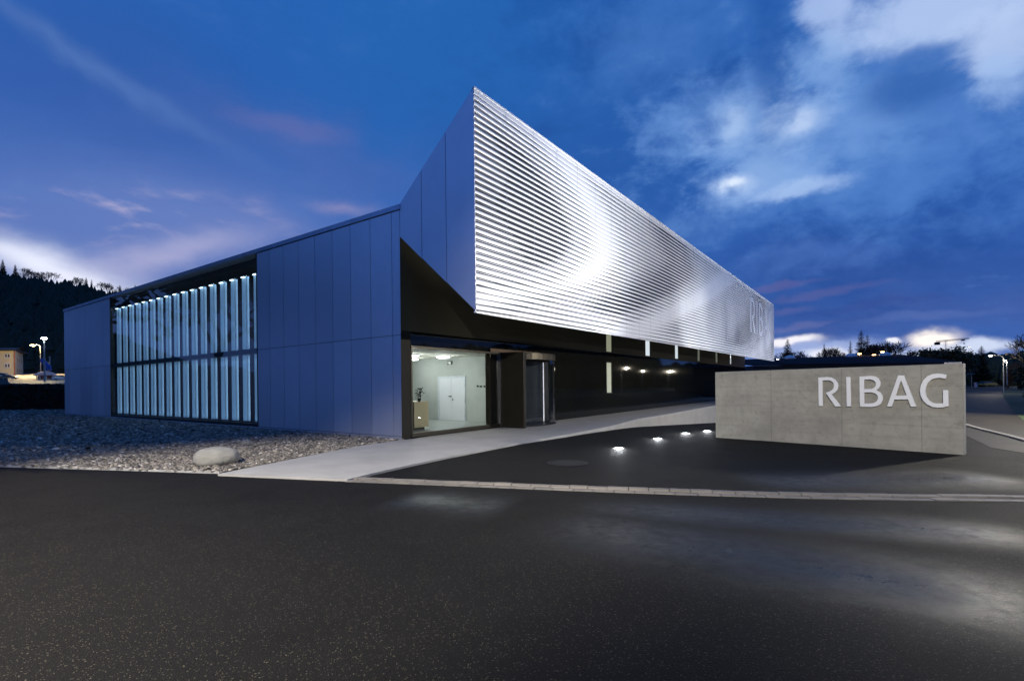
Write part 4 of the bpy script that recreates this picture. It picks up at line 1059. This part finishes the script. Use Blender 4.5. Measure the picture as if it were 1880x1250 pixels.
# ------------------------------------------------------------------ vegetation
def conifer_meshes(seed, h=10.0, w=2.3, dens=1.0, ragged=.25):
    r_ = random.Random(seed); tr = MB(); tr.tube([(0, 0, -.5), (0, 0, h * .5), (0, 0, h)], [.16, .10, .015], 7)
    cr = MB(); n = int(46 * dens)
    for i in range(n):
        f = i / n; z = h * (.06 + .93 * f); rad = w * (1 - f) ** .85 * (.75 + .35 * r_.random()) + .10
        k = max(4, int(9 * (1 - f) + 4)); a0 = r_.random() * 6.28
        for j in range(k):
            a = a0 + 6.283 * j / k + r_.uniform(-.25, .25); L_ = rad * r_.uniform(1 - ragged * 1.6, 1.08); d = Vector((math.cos(a), math.sin(a), 0)); s = Vector((-d.y, d.x, 0))
            dr = -.32 * L_; up = .10 * L_
            b0 = Vector((0, 0, z)); mid = b0 + d * (L_ * .55) + Vector((0, 0, dr * .7)); tip = b0 + d * L_ + Vector((0, 0, dr * .8 + up))
            wd = L_ * .13 + .05
            cr.quad(b0, mid - s * wd, tip, mid + s * wd)
            for q in (.35, .55, .75, .9):
                c = b0.lerp(tip, q) + Vector((0, 0, dr * .25 * math.sin(q * 3.14))); ln = L_ * .34 * (1.1 - q) + .10
                for sg in (-1, 1):
                    e = c + s * (sg * ln) + d * (ln * .55) + Vector((0, 0, -ln * r_.uniform(.2, .6)))
                    cr.add((c - d * .06, e, c + d * .10), ((0, 1, 2),))
                e = c + Vector((0, 0, -ln * r_.uniform(.5, 1.0))) + d * ln * .2; cr.add((c - s * .07, e, c + s * .07), ((0, 1, 2),))
    return tr, cr
def bare_meshes(seed, h=9.0, spread=.55, levels=5, up=.25, thick=.16, leafy=0, minr=.028):
    r_ = random.Random(seed); tr = MB(); cr = MB()
    def grow(p, d, L_, r, lv):
        n = 3; pts = [p]; q = p.copy(); dd = d.copy()
        for i in range(n):
            dd = (dd + Vector((r_.gauss(0, .13), r_.gauss(0, .13), r_.gauss(0, .08) + .05))).normalized(); q = q + dd * (L_ / n); pts.append(q.copy())
        (tr if lv >= levels - 1 else cr).tube(pts, [max(minr, r), max(minr, r * .86), max(minr, r * .74), max(minr * .8, r * .62)], 6 if lv >= levels - 1 else (4 if lv > 1 else 3), cap=False)
        if lv == 0:
            for _ in range(leafy):
                c = pts[r_.randrange(1, 4)] + Vector((r_.gauss(0, .25), r_.gauss(0, .25), r_.gauss(0, .25))); e1 = Vector((r_.gauss(0, 1), r_.gauss(0, 1), r_.gauss(0, 1))).normalized() * .16; e2 = e1.cross(Vector((r_.gauss(0, 1), r_.gauss(0, 1), 1.3))).normalized() * .10
                cr.quad(c - e1, c - e2, c + e1, c + e2)
            return
        k = r_.choice((3, 3, 4)) if lv > 1 else r_.choice((2, 3))
        for j in range(k):
            a = 6.283 * (j + r_.random() * .7) / k; t = r_.uniform(.55, 1.0); o = pts[1].lerp(pts[3], t) if j else pts[3]
            s1 = dd.orthogonal().normalized(); s2 = dd.cross(s1)
            nd = (dd + (s1 * math.cos(a) + s2 * math.sin(a)) * r_.uniform(spread * .7, spread * 1.4) + Vector((0, 0, up * r_.random()))).normalized()
            grow(o, nd, L_ * r_.uniform(.62, .80), r * .55, lv - 1)
    grow(Vector((0, 0, -.3)), Vector((0, 0, 1)), h * .30, thick, levels)
    return tr, cr
def bush_mesh(seed, rx, ry, rz, n, leaf=.12):
    r_ = random.Random(seed); cr = MB(); cl = []
    for _ in range(26):
        a, b = r_.uniform(0, 6.28), r_.uniform(-.2, 1); cl.append((Vector((rx * .72 * math.cos(a) * math.sqrt(1 - max(0, b) ** 2 * .8), ry * .72 * math.sin(a) * math.sqrt(1 - max(0, b) ** 2 * .8), rz * (.45 + .5 * b))), r_.uniform(.22, .42)))
    for _ in range(n):
        c, s = r_.choice(cl); v = Vector((r_.gauss(0, 1), r_.gauss(0, 1), r_.gauss(0, 1))).normalized() * (s * r_.random() ** .4)
        p = c + Vector((v.x * rx, v.y * ry, v.z * rz)); p.z = max(.03, p.z)
        e1 = Vector((r_.gauss(0, 1), r_.gauss(0, 1), r_.gauss(0, 1))).normalized() * leaf * r_.uniform(.6, 1.4); e2 = e1.cross(Vector((r_.gauss(0, 1), r_.gauss(0, 1), 1.1))).normalized() * leaf * .55
        cr.quad(p - e1, p - e2, p + e1, p + e2)
    return cr
protos = {}
def tree(kind, seed, name, label, pos, height, rz=0.0, wide=1.0, group='trees on the skyline'):
    key = (kind, seed)
    if key not in protos:
        if kind == 'conifer': tr, cr = conifer_meshes(seed)
        elif kind == 'slim': tr, cr = conifer_meshes(seed, w=1.5, ragged=.4)
        elif kind == 'bare': tr, cr = bare_meshes(seed)
        elif kind == 'dense': tr, cr = bare_meshes(seed, spread=.42, levels=5, leafy=5)
        else: tr, cr = bare_meshes(seed, spread=.75, levels=5, leafy=9)
        t = thing(name, label, 'tree', pos, rz, group, local=True)
        tr.build('trunk', M['bark'], t, fix=False); cr.build('crown', M['needles'] if kind in ('conifer', 'slim') else M['twigs'] if kind == 'bare' else M['leaves'], t, fix=False)
        H = max(v[2] for v in cr.v); protos[key] = (t, H); s = height / H; t.scale = (s * wide, s * wide, s); return t
    t0, H = protos[key]; s = height / H
    t = dup(t0, label, pos, rz, (s * wide, s * wide, s), group); t.name = name
    return t
def skyline():
    L_ = [ # u, top v, kind, seed, depth, wide, name, label
     (1446, 624, 'conifer', 1, 120, 1.25, 'spruce_tree', 'dark spruce just right of the prow end, behind the shed roof'),
     (1474, 641, 'bare', 11, 125, 1.3, 'bare_tree', 'low bare tree next to the first spruce right of the prow'),
     (1463, 645, 'bare', 12, 122, 1.0, 'bare_tree', 'small bare tree tucked behind the first spruce right of the prow'),
     (1494, 648, 'bare', 13, 130, 1.2, 'bare_tree', 'lowest bare shrub-like tree midway between the two groups of spruces'),
     (1513, 632, 'slim', 2, 130, .9, 'larch_tree', 'thin see-through larch, first in the row left of the tallest spruce'),
     (1530, 637, 'bare', 11, 132, .8, 'bare_tree', 'bare tree beside the thin larch on the skyline'),
     (1545, 635, 'bare', 12, 134, .9, 'bare_tree', 'bare round tree midway between the larch and the narrow dark fir'),
     (1561, 627, 'slim', 3, 130, 1.0, 'fir_tree', 'narrow dark fir directly left of the tallest spruce'),
     (1581, 608, 'conifer', 4, 128, 1.1, 'spruce_tree', 'tallest spruce on the skyline behind the shed'),
     (1592, 617, 'slim', 3, 131, 1.5, 'fir_tree', 'broad dark fir leaning against the right side of the tallest spruce'),
     (1606, 628, 'dense', 21, 134, 1.0, 'leafy_tree', 'twiggy dark tree right of the fir beside the tallest spruce'),
     (1632, 624, 'bare', 14, 128, 1.5, 'bare_tree', 'wide spreading bare tree standing alone right of the spruces'),
     (1672, 641, 'bare', 13, 140, .7, 'bare_tree', 'tiny bare treetop against the bright horizon left of the leafy trees'),
     (1711, 633, 'leafy', 31, 120, 1.5, 'leafy_tree', 'dark bushy tree behind the last letter of the sign wall'),
     (1729, 640, 'leafy', 32, 122, 1.2, 'leafy_tree', 'dark bushy tree, the middle of three behind the right end of the sign wall'),
     (1748, 640, 'leafy', 31, 124, 1.0, 'leafy_tree', 'low dark bushy tree straight above the right top corner of the sign wall'),
     (1802, 636, 'conifer', 4, 130, 1.5, 'spruce_tree', 'squat dark spruce beyond the parked cars'),
     (1888, 614, 'bare', 14, 60, .62, 'bare_tree', 'big bare tree rising above the dark bushes at the right edge'),
     (1915, 604, 'bare', 12, 58, .8, 'bare_tree', 'bare twiggy tree cut by the right edge of the picture')]
    for (u, v, kind, seed, d, wd, nm_, lb) in L_:
        p = atdepth(u, v, d); tree(kind, seed, nm_, lb, (p.x, p.y, 0), p.z, rz=u * .37, wide=wd)
    # on the ridge of the hill, left
    L2 = [(5, 472, 'conifer', 1, 1.0, 'spruce_tree', 'pointed spruce topping the wooded hill at the left edge'),
     (28, 481, 'conifer', 4, 1.0, 'spruce_tree', 'spruce tip on the left hill ridge just above the cream house'),
     (40, 486, 'bare', 11, 1.0, 'bare_tree', 'bare tree on the hill ridge above the right end of the cream house'),
     (72, 492, 'bare', 12, 1.3, 'bare_tree', 'wide bare tree on the hill ridge above the orange lamp'),
     (92, 493, 'bare', 14, 1.2, 'bare_tree', 'bare tree on the hill ridge above the white mast lamp'),
     (138, 505, 'bare', 12, 1.0, 'bare_tree', 'pale bare tree on the ridge left of the tall spruce pair'),
     (158, 505, 'conifer', 1, 1.0, 'spruce_tree', 'taller spruce of the ridge pair over the low end of the building'),
     (168, 509, 'slim', 3, 1.2, 'fir_tree', 'slim fir right beside the taller ridge spruce'),
     (196, 513, 'bare', 14, 1.6, 'bare_tree', 'round bare crown at the low right part of the hill ridge'),
     (220, 519, 'conifer', 4, 1.2, 'spruce_tree', 'dark spruce on the ridge close above the roof edge'),
     (234, 523, 'bare', 11, 1.2, 'bare_tree', 'bare tree between the last two ridge conifers over the roof edge'),
     (248, 519, 'slim', 2, 1.4, 'larch_tree', 'last ragged larch on the ridge before the roof edge hides it')]
    for (u, v, kind, seed, wd, nm_, lb) in L2:
        p = atdepth(u, v + 5, 352); z = hill(p.x, p.y); tree(kind, seed, nm_, lb, (p.x, p.y, z - 1), p.z - z + 1, rz=u * .71, wide=wd, group='trees on the hill ridge')
    # three big trees beyond the left edge, mirrored in the glazed bay
    for (x, y, h, seed, kind, lb) in ((-46, 14, 15, 31, 'leafy', 'big leafy tree outside the frame mirrored in the bay glass, nearest'),
                                (-54, 21, 20, 32, 'leafy', 'big leafy tree outside the frame mirrored in the bay glass, middle'), (-62, 31, 23, 31, 'leafy', 'big leafy tree outside the frame mirrored in the bay glass, farthest')):
        tree(kind, seed, 'leafy_tree', lb, (x, y, hill(x, y)), h, rz=h, wide=1.3, group='trees beyond the left edge')
skyline()
def forest():
    # wooded hillside: far too many trees to count, one mass
    mb = MB(); r_ = random.Random(9); cnt = 0
    for _ in range(9000):
        y = r_.uniform(150, 372); r = r_.uniform(-1.5, -.50) if _ < 7500 else r_.uniform(-3.2, -1.5); x = r * y; z = hill(x, y)
        if z < 6: continue
        h = r_.uniform(6, 12) if y < 350 else r_.uniform(4, 9); w = h * r_.uniform(.2, .34); n = 6; a0 = r_.random() * 6
        vs = []; fs = []; rings = ((.0, 1.0), (.30, .86), (.32, .95), (.62, .52), (.64, .6), (.86, .22))
        for (f, q) in rings:
            for k in range(n):
                jj = r_.uniform(.75, 1.15); vs.append((x + w * q * jj * math.cos(a0 + 6.283 * k / n), y + w * q * jj * math.sin(a0 + 6.283 * k / n), z - 1 + h * f + r_.uniform(-.03, .03) * h))
        vs.append((x + r_.uniform(-.1, .1) * w, y, z - 1 + h))
        for i in range(len(rings) - 1):
            for k in range(n): fs.append((i * n + k, i * n + (k + 1) % n, (i + 1) * n + (k + 1) % n, (i + 1) * n + k))
        for k in range(n): fs.append(((len(rings) - 1) * n + k, (len(rings) - 1) * n + (k + 1) % n, len(vs) - 1))
        mb.add(vs, fs); cnt += 1
    o = mb.build('forest', M['needles'], fix=False); o['kind'] = 'stuff'
    # far tree belt; its unseen right part is added to darken wall reflections
    mb = MB()
    for _ in range(900):
        az_ = R(r_.uniform(30, 84)); dd = r_.uniform(200, 270); x, y = dd * math.sin(az_), dd * math.cos(az_); h = r_.uniform(7, 11.5) * (.9 if az_ < R(50) else 1.7); w = h * r_.uniform(.3, .5)
        n = 7; vs = []; rings = ((0, .8), (.25, 1), (.5, .95), (.75, .7), (.92, .35)); a0 = r_.random() * 6
        for f, q in rings:
            for k in range(n):
                jj = r_.uniform(.7, 1.2); vs.append((x + w * q * jj * math.cos(a0 + 6.283 * k / n), y + w * q * jj * math.sin(a0 + 6.283 * k / n), h * f))
        vs.append((x, y, h)); fs = []
        for i in range(len(rings) - 1):
            for k in range(n): fs.append((i * n + k, i * n + (k + 1) % n, (i + 1) * n + (k + 1) % n, (i + 1) * n + k))
        for k in range(n): fs.append(((len(rings) - 1) * n + k, (len(rings) - 1) * n + (k + 1) % n, len(vs) - 1))
        mb.add(vs, fs)
    o = mb.build('woodland', M['needles'], fix=False); o['kind'] = 'stuff'
    # far blue ridge
    mb = MB(); pts = [(1.0, 0), (1.06, 40), (1.16, 62), (1.26, 88), (1.34, 92), (1.5, 70), (1.8, 40), (2.2, 0)]; D = 1500
    vs = []; 
    for i in range(80):
        r = 1.0 + 1.2 * i / 79; h = np.interp(r, [p[0] for p in pts], [p[1] for p in pts]); h = h * (.66 if False else 1)
        for (dy, f) in ((-250, 0), (-120, .55), (0, 1), (260, 0)): vs.append((r * D, D + dy, h * f * .95 - 1))
    fs = [(i * 4 + k, i * 4 + k + 1, i * 4 + 5 + k, i * 4 + 4 + k) for i in range(79) for k in range(3)]
    mb.add(vs, fs); struct(mb.build('far_hill', M['needles'], smooth=True))
forest()
def hedges():
    # dark hedge bounding the plot on the left
    t = thing('hedge', 'low clipped dark hedge closing the plot behind the gravel', 'hedge', (-44, 43.6, 0))
    r_ = random.Random(4); mb = MB()
    x0, x1 = -64, -26
    core = MB(); core.box(x0, x1, 43.25, 44.35, -.2, 1.98); core.build('branches', M['leaves_dk'], t)
    for _ in range(9000):
        x = r_.uniform(x0, x1); f = r_.random()
        p = Vector((x, 43.2 + r_.uniform(-.05, .05), r_.uniform(0, 2.08))) if f < .6 else Vector((x, r_.uniform(43.2, 44.4), 2.02 + r_.uniform(-.06, .07)))
        e1 = Vector((r_.gauss(0, 1), r_.gauss(0, 1), r_.gauss(0, 1))).normalized() * .10; e2 = e1.cross(Vector((r_.gauss(0, 1), r_.gauss(0, 1), 1))).normalized() * .07
        mb.quad(p - e1, p - e2, p + e1, p + e2)
    mb.build('foliage', M['leaves_dk'], t, fix=False)
    # shrubs along the road on the right
    sp = [(1868, 742, 2.2, 2.4, 3.0, 'big dark shrub beside the road, right behind the curved arm lamp post', 1), (1905, 765, 1.8, 2, 2.5, 'dark shrub cut by the right edge of the picture', 2),
          (1850, 716, 1.6, 2.0, 3.6, 'russet lit shrub just right of the curved arm lamp post', 3), (1856, 706, 5.0, 4.0, 6.4, 'tall dark shrub farthest along the right roadside', 4)]
    for (u, v, rx, ry, rz_, lb, sd) in sp:
        p = ground(u, v); t = thing('roadside_shrub', lb, 'shrub', (p.x + rx * 1.15, p.y, 0), 0, 'shrubs along the far road', local=True)
        bush_mesh(sd, rx, ry, rz_, 4200, .16).build('foliage', M['leaves'] if sd != 3 else M['russet'], t, fix=False)
        st = MB(); rr = random.Random(sd)
        for _ in range(7): st.tube([(rr.uniform(-.3, .3), rr.uniform(-.3, .3), -.1), (rr.uniform(-rx, rx) * .4, rr.uniform(-ry, ry) * .4, rz_ * .7)], [.05, .02], 5)
        st.build('stem', M['bark'], t)
    # grass verge on the right of the road
    g = [ground(u, v, .012) for u, v in ((1836, 712), (1846, 735), (1860, 755), (1880, 772), (1960, 800), (2200, 830))]
    mb = MB(); far = [Vector((p.x + 30, p.y + 12, .012)) for p in g]
    for i in range(len(g) - 1): mb.quad(g[i], g[i + 1], far[i + 1], far[i])
    struct(mb.build('grass_verge', M['grass'], fix=False))
    k = [ground(u, v, 0) for u, v in ((1765, 780), (1800, 790), (1845, 801), (1880, 811), (1990, 840))]
    mb = MB()
    for a, b in zip(k[:-1], k[1:]):
        n = Vector((-(b - a).y, (b - a).x, 0)).normalized() * .16
        mb.hexa((a - Vector((0, 0, .2)), b - Vector((0, 0, .2)), b + n - Vector((0, 0, .2)), a + n - Vector((0, 0, .2))), (a + Vector((0, 0, .05)), b + Vector((0, 0, .05)), b + n + Vector((0, 0, .05)), a + n + Vector((0, 0, .05))))
    struct(mb.build('road_kerb', M['setts']))
M['leaves_dk'] = simple('hedge_leaves', (.018, .024, .012), .85); M['russet'] = simple('lamplit_leaves', (.14, .075, .035), .8)  # brighter russet puts lamplight on the shrub edge into the leaf colour
hedges()

# ------------------------------------------------------------------ far buildings and yard
def shed():
    t = thing('storage_shed', 'long low dark shed with domed rooflights behind the sign wall', 'building', (45, 75, 0))
    a = atdepth(1395, 668, 84); b = atdepth(1765, 662, 84); x0, x1 = a.x - 1, b.x; e = 4.35; yf = 84; yb = 108
    ra = atdepth(1420, 662, yb).z; rb = atdepth(1690, 651, yb).z
    w = MB(); w.box(x0, x1, yf, yf + .3, -1.8, e); w.box(x0, x0 + .3, yf + .31, yb, -1.8, e); w.box(x1 - .3, x1, yf + .31, yb, -1.8, e); w.build('wall', M['wall_dark'], t)
    r = MB(); r.hexa((x0 - .3, yf - .4, e) and ((x0 - .3, yf - .4, e), (x1 + .3, yf - .4, e), (x1 + 8, yb, rb), (x0 - .3, yb, ra)), ((x0 - .3, yf - .4, e + .22), (x1 + .3, yf - .4, e + .22), (x1 + 8, yb, rb + .12), (x0 - .3, yb, ra + .12)))
    rf = r.build('roof', M['roof_shed'], t); rf['_o'] = (45, 75, 0)
    for (u, v) in ((1450, 659), (1563, 655.5), (1625, 652)):
        d = 104; p = atdepth(u, v + 2, d); zz = e + .22 + (ra + (rb - ra) * (p.x - x0) / (x1 - x0) + .12 - e - .22) * (d - yf) / (yb - yf)
        m = MB(); m.lathe([(1.0, -.1), (1.0, .12), (.9, .35), (.6, .55), (.2, .64)], (p.x, d, zz), 16); m.build('rooflight', M['dome'], rf, smooth=False)
    v = MB(); v.box(x0 + 1, x1 - 1, yf - .06, yf - .002, 2.6, 2.75); v.build('gutter', M['frame'], t)
M['roof_shed'] = simple('shed_roofing', (.032, .028, .034), .95, 0, (.024, .021, .026), .3, spec=.02); M['dome'] = simple('acrylic_dome', (.55, .62, .72), .25)
shed()
def shelter():
    p = atdepth(1774, 708, 120); s = p.y / FPX
    t = thing('bus_shelter', 'small pale open shelter at the far side of the road beside the sign wall', 'shelter', (p.x, p.y, 0), 0, local=True)
    w = 10 * s; h = 24 * s
    b = MB()
    for x in (-w, w): b.tube([(x, 0, 0), (x, 0, h)], .04, 6)
    b.build('post', M['white_trim'], t); b = MB(); b.box(-w - .2, w + .2, -.7, .7, h, h + .10); b.build('roof', M['lamp_steel'], t)
    b = MB(); b.box(-w, w * .2, .4, .45, .15, h * .45); b.build('side_panel', M['white_trim'], t)
    p2 = atdepth(1777, 709, 119)
    b2 = thing('litter_bin', 'pale upright bin standing in front of the small open shelter', 'bin', (p2.x + .9, p2.y - 1, 0), 0, local=True)
    m = MB(); m.lathe([(.28, 0), (.32, 1.0), (.34, 1.02), (.3, 1.1)], n=12); m.build('bin_body', M['white_trim'], b2); m = MB(); m.box(-.22, .22, -.36, -.31, .78, .92); m.build('opening', M['black'], b2)
shelter()
def car_meshes():
    P = {}
    b = MB(); prof = [(-2.1, .32), (-2.15, .62), (-2.02, .86), (-1.25, .95), (1.55, .93), (2.0, .80), (2.12, .55), (2.08, .30)]
    wa = [(x, z) for x, z in prof]; n = len(wa)
    vs = [(x, -.80, z) for x, z in wa] + [(x, -.86, z + 0) for x, z in [(q[0] * .99, q[1]) for q in wa]]
    for y0, y1 in ((-.84, .84),):
        b.prism([(x, y0, z) for x, z in wa], (0, y1 - y0, 0))
    P['body'] = b
    c = MB(); lo = [(-1.95, .90), (1.15, .93)]; c.hexa(((-1.95, -.80, .88), (1.12, -.80, .92), (1.12, .80, .92), (-1.95, .80, .88)), ((-1.72, -.64, 1.42), (.30, -.64, 1.46), (.30, .64, 1.46), (-1.72, .64, 1.42))); P['window'] = c
    r = MB(); r.hexa(((-1.75, -.66, 1.421), (.33, -.66, 1.461), (.33, .66, 1.461), (-1.75, .66, 1.421)), ((-1.62, -.58, 1.48), (.20, -.58, 1.51), (.20, .58, 1.51), (-1.62, .58, 1.48))); P['roof'] = r
    return P
def make_car(label, pos, rz, paint, s=1.0):
    t = thing('parked_car', label, 'car', pos, rz, 'parked cars', local=True, scale=s); P = car_meshes()
    bd = P['body'].build('body', paint, t); bv = bd.modifiers.new('edge', 'BEVEL'); bv.width = .09; bv.segments = 3
    w = P['window'].build('window', M['car_glass'], t); bv = w.modifiers.new('edge', 'BEVEL'); bv.width = .04; bv.segments = 2
    rr = P['roof'].build('roof', paint, t)
    for x in (-1.3, 1.3):
        for sy in (-1, 1):
            m = MB(); m.tube([(x, sy * .66, .31), (x, sy * .87, .31)], .32, 20); wh = m.build('wheel', M['black'], t)
            m = MB(); m.tube([(x, sy * .871, .31), (x, sy * .88, .31)], .20, 14); m.build('rim', M['steel'], wh)
    for sy in (-1, 1):
        m = MB(); m.box(2.06, 2.14, sy * .62 - .16, sy * .62 + .16, .58, .72); m.build('headlight', M['dome'], t)
        m = MB(); m.box(-2.16, -2.10, sy * .64 - .14, sy * .64 + .14, .64, .80); m.build('tail_light', M['red_lens'], t)
    return t
M['car_glass'] = simple('car_glass', (.02, .025, .03), .1); M['red_lens'] = simple('red_lens', (.35, .02, .02), .3)
def paint(n, c): return simple(n, c, .28, .25, tuple(q * .95 for q in c))
def cars():
    for (u, v, lb, c, rz) in ((1797, 703.5, 'blue grey estate car parked at the far end of the road', (.16, .20, .32), .5), (1813, 704.5, 'gold estate car parked in front of the blue grey one', (.42, .33, .10), .12)):
        dd = 128 if u > 1805 else 133; p = atdepth(u, v, dd); make_car(lb, (p.x, p.y, .0), rz, paint('paint_' + lb.split()[0], c), dd / FPX * (29 if u > 1805 else 27) / 4.2)
    for (u, v, d, lb, c, rz, wpx) in ((113, 698, 63, 'white car parked half hidden behind the low end of the building', (.75, .77, .8), .7, 26), (7, 694, 72, 'cream car parked under the cream house at the left edge', (.62, .55, .42), .15, 26), (18, 696, 68, 'brown and cream car parked second from the left edge', (.30, .2, .12), .3, 22)):
        p = atdepth(u, v, d); z = hill(p.x, p.y); make_car(lb, (p.x, p.y, p.z), rz, paint('paint_' + lb.split()[0] + str(u), c), d / FPX * wpx / 4.2)
cars()
def left_place():
    # lit yard in front of the house: a paved apron on the bank
    mb = MB(); pts = [(18, 703.5, 58), (55, 704.5, 58), (118, 704, 58), (160, 704, 58)]; q = [(10, 690, 78), (45, 687, 92), (75, 685, 92), (160, 688, 84)]
    a = [atdepth(*p) for p in pts]; b = [atdepth(*p) for p in q]
    for i in range(3): mb.quad(a[i], a[i + 1], b[i + 1], b[i])
    bb = [Vector((p.x, p.y, p.z - 3)) for p in a]
    for i in range(3): mb.quad(bb[i], bb[i + 1], a[i + 1], a[i])
    struct(mb.build('yard_paving', M['yard'], fix=False))
    # house
    d = 96; base = atdepth(28, 687, d); k = d / FPX
    H = (687 - 644) * k; W = 24.0
    t = thing('cream_house', 'two storey cream rendered house with flat eaves lit by the orange lamp', 'house', (base.x, d, base.z - .3))
    x1 = base.x; x0 = x1 - W; z0, z1 = base.z - .6, base.z + H; xb = atdepth(42.5, 684, d + 9).x
    w = MB(); w.add([(x0, d, z0), (x1, d, z0), (xb, d + 9, z0), (x0, d + 9, z0), (x0, d, z1), (x1, d, z1), (xb, d + 9, z1), (x0, d + 9, z1)], [(0, 1, 5, 4), (1, 2, 6, 5), (2, 3, 7, 6), (3, 0, 4, 7), (4, 5, 6, 7)])
    w.build('wall', M['render'], t)
    r = MB(); r.hexa(((x0 - .6, d - .7, z1), (x1 + .5, d - .7, z1), (xb + .7, d + 9.5, z1), (x0 - .6, d + 9.5, z1)), ((x0 - .6, d - .7, z1 + .25), (x1 + .5, d - .7, z1 + .25), (xb + .7, d + 9.5, z1 + .25), (x0 - .6, d + 9.5, z1 + .25)))
    r.hexa(((x0, d, z1 + .251), (x1, d, z1 + .251), (xb, d + 9, z1 + .251), (x0, d + 9, z1 + .251)), ((x0 + 4, d + 4, z1 + .9), (x1 - 3, d + 4, z1 + .9), (x1 - 3, d + 5, z1 + .9), (x0 + 4, d + 5, z1 + .9)))
    r.build('roof', M['roof_dark'], t)
    pp = MB(); pp.tube([(x1 - .05, d - .08, z0), (x1 - .05, d - .08, z1)], .09, 6); pp.build('downpipe', M['rust'], t)
    for (u, v) in ((14, 653), (14, 671)):
        c = atdepth(u, v, d); hw = 5.0 * k; hh = 4.2 * k; m = MB(); m.box(c.x - hw, c.x + hw, d - .06, d - .003, c.z - hh, c.z + hh); f = m.build('window', M['white_trim'], t); f['_o'] = t['_o']
        for i in (0, 1):
            m = MB(); xx = c.x - hw + .12 + i * hw; m.box(xx, xx + hw - .2, d - .085, d - .061, c.z - hh + .15, c.z + hh - .15); m.build('pane', M['pane_warm'], f)
    e = Vector((xb - x1, 9, 0)); Ls = e.length; e.normalize(); nn = Vector((e.y, -e.x, 0))
    for row in (.28, .68):
        for j in range(3):
            c = Vector((x1, d, z0 + (z1 - z0) * row)) + e * Ls * (.28 + .25 * j); up = Vector((0, 0, .35)); m = MB(); s = e * .3
            m.hexa((c - s - up + nn * .003, c + s - up + nn * .003, c + s - up + nn * .05, c - s - up + nn * .05), (c - s + up + nn * .003, c + s + up + nn * .003, c + s + up + nn * .05, c - s + up + nn * .05)); m.build('window', M['pane_warm'], t)
    # striped pavilion with a hipped canopy
    c = atdepth(84, 693, 70); k = 70 / FPX; t = thing('pavilion', 'small round pavilion with a pale reddish tent roof under the white mast lamp', 'pavilion', (c.x, 70, c.z), 0, local=True)
    m = MB(); m.lathe([(17 * k, 3 * k), (18 * k, 4.2 * k), (11 * k, 9 * k), (3 * k, 11.5 * k), (.5 * k, 12.2 * k)], n=12); m.build('tent_roof', M['tent'], t)
    m = MB()
    for i in range(8): m.tube([(12 * k * math.cos(i * .785), 12 * k * math.sin(i * .785), -1), (12 * k * math.cos(i * .785), 12 * k * math.sin(i * .785), 4 * k)], .07, 6)
    m.build('post', M['white_trim'], t); m = MB(); m.lathe([(11 * k, -.6), (11 * k, 2.6 * k)], n=12); m.build('body_panel', M['rust'], t)
    # blue tube slide behind it
    s = thing('blue_slide', 'blue slide chute descending behind the round pavilion', 'slide', (atdepth(80, 662, 76).x, 76, 0))
    pts = [atdepth(u, v, 76) for u, v in ((77, 660), (80, 664), (86, 670), (89, 674), (90, 680))]
    m = MB(); m.tube(pts, .32, 8); m.build('chute', M['blue'], s)
    m = MB(); q = atdepth(78, 660, 76); m.tube([(q.x, 76.3, q.z - 3.2), (q.x, 76.3, q.z + .5)], .08, 6); m.tube([(q.x + .8, 76.3, q.z - 3.2), (q.x + .8, 76.3, q.z + .5)], .08, 6); m.build('frame', M['lamp_steel'], s)
M['yard'] = concrete('yard_paving', (.14, .125, .095), (.11, .10, .08), .3); M['render'] = simple('cream_render', (.62, .54, .38), .85, 0, (.56, .48, .33), .5)
M['pane_warm'] = simple('old_pane', (.10, .07, .05), .3); M['rust'] = simple('rust_paint', (.30, .11, .06), .6); M['tent'] = simple('tent_fabric', (.60, .50, .46), .7, 0, (.50, .30, .25), .8); M['blue'] = simple('blue_plastic', (.03, .08, .35), .4)
left_place()
def crane():
    m0 = atdepth(1736, 640, 330); z = atdepth(1736, 625, 330).z; t = thing('tower_crane', 'distant tower crane whose thin jib shows against the bright cloud', 'crane', (m0.x, 330, 0))
    b = MB()
    for dx, dy in ((-.5, -.5), (.5, -.5), (.5, .5), (-.5, .5)): b.tube([(m0.x + dx, 330 + dy, 0), (m0.x + dx, 330 + dy, z)], .08, 4)
    for i in range(14): b.tube([(m0.x - .5, 329.5, z * i / 14), (m0.x + .5, 329.5, z * (i + 1) / 14)], .06, 4)
    b.build('mast', M['wall_dark'], t)
    j0, j1 = atdepth(1718, 628.5, 330), atdepth(1779, 622, 330); b = MB()
    for dz, dy in ((0, -.4), (0, .4), (.9, 0)): b.tube([j0 + Vector((0, dy, dz)), j1 + Vector((0, dy, dz * .6))], .13, 4)
    for i in range(16):
        p, q = j0.lerp(j1, i / 16), j0.lerp(j1, (i + .5) / 16); b.tube([p, q + Vector((0, 0, .8))], .07, 4); b.tube([q + Vector((0, 0, .8)), j0.lerp(j1, (i + 1) / 16)], .07, 4)
    b.build('jib', M['wall_dark'], t); b = MB(); b.box(j0.x - .2, j0.x + 2, 329, 331, j0.z - 1.6, j0.z); b.build('counterweight', M['wall_dark'], t)
    b = MB(); q = j0.lerp(j1, .82); b.box(q.x - .8, q.x + .8, 329.5, 330.5, q.z - .8, q.z - .1); b.build('trolley', M['wall_dark'], t)
crane()
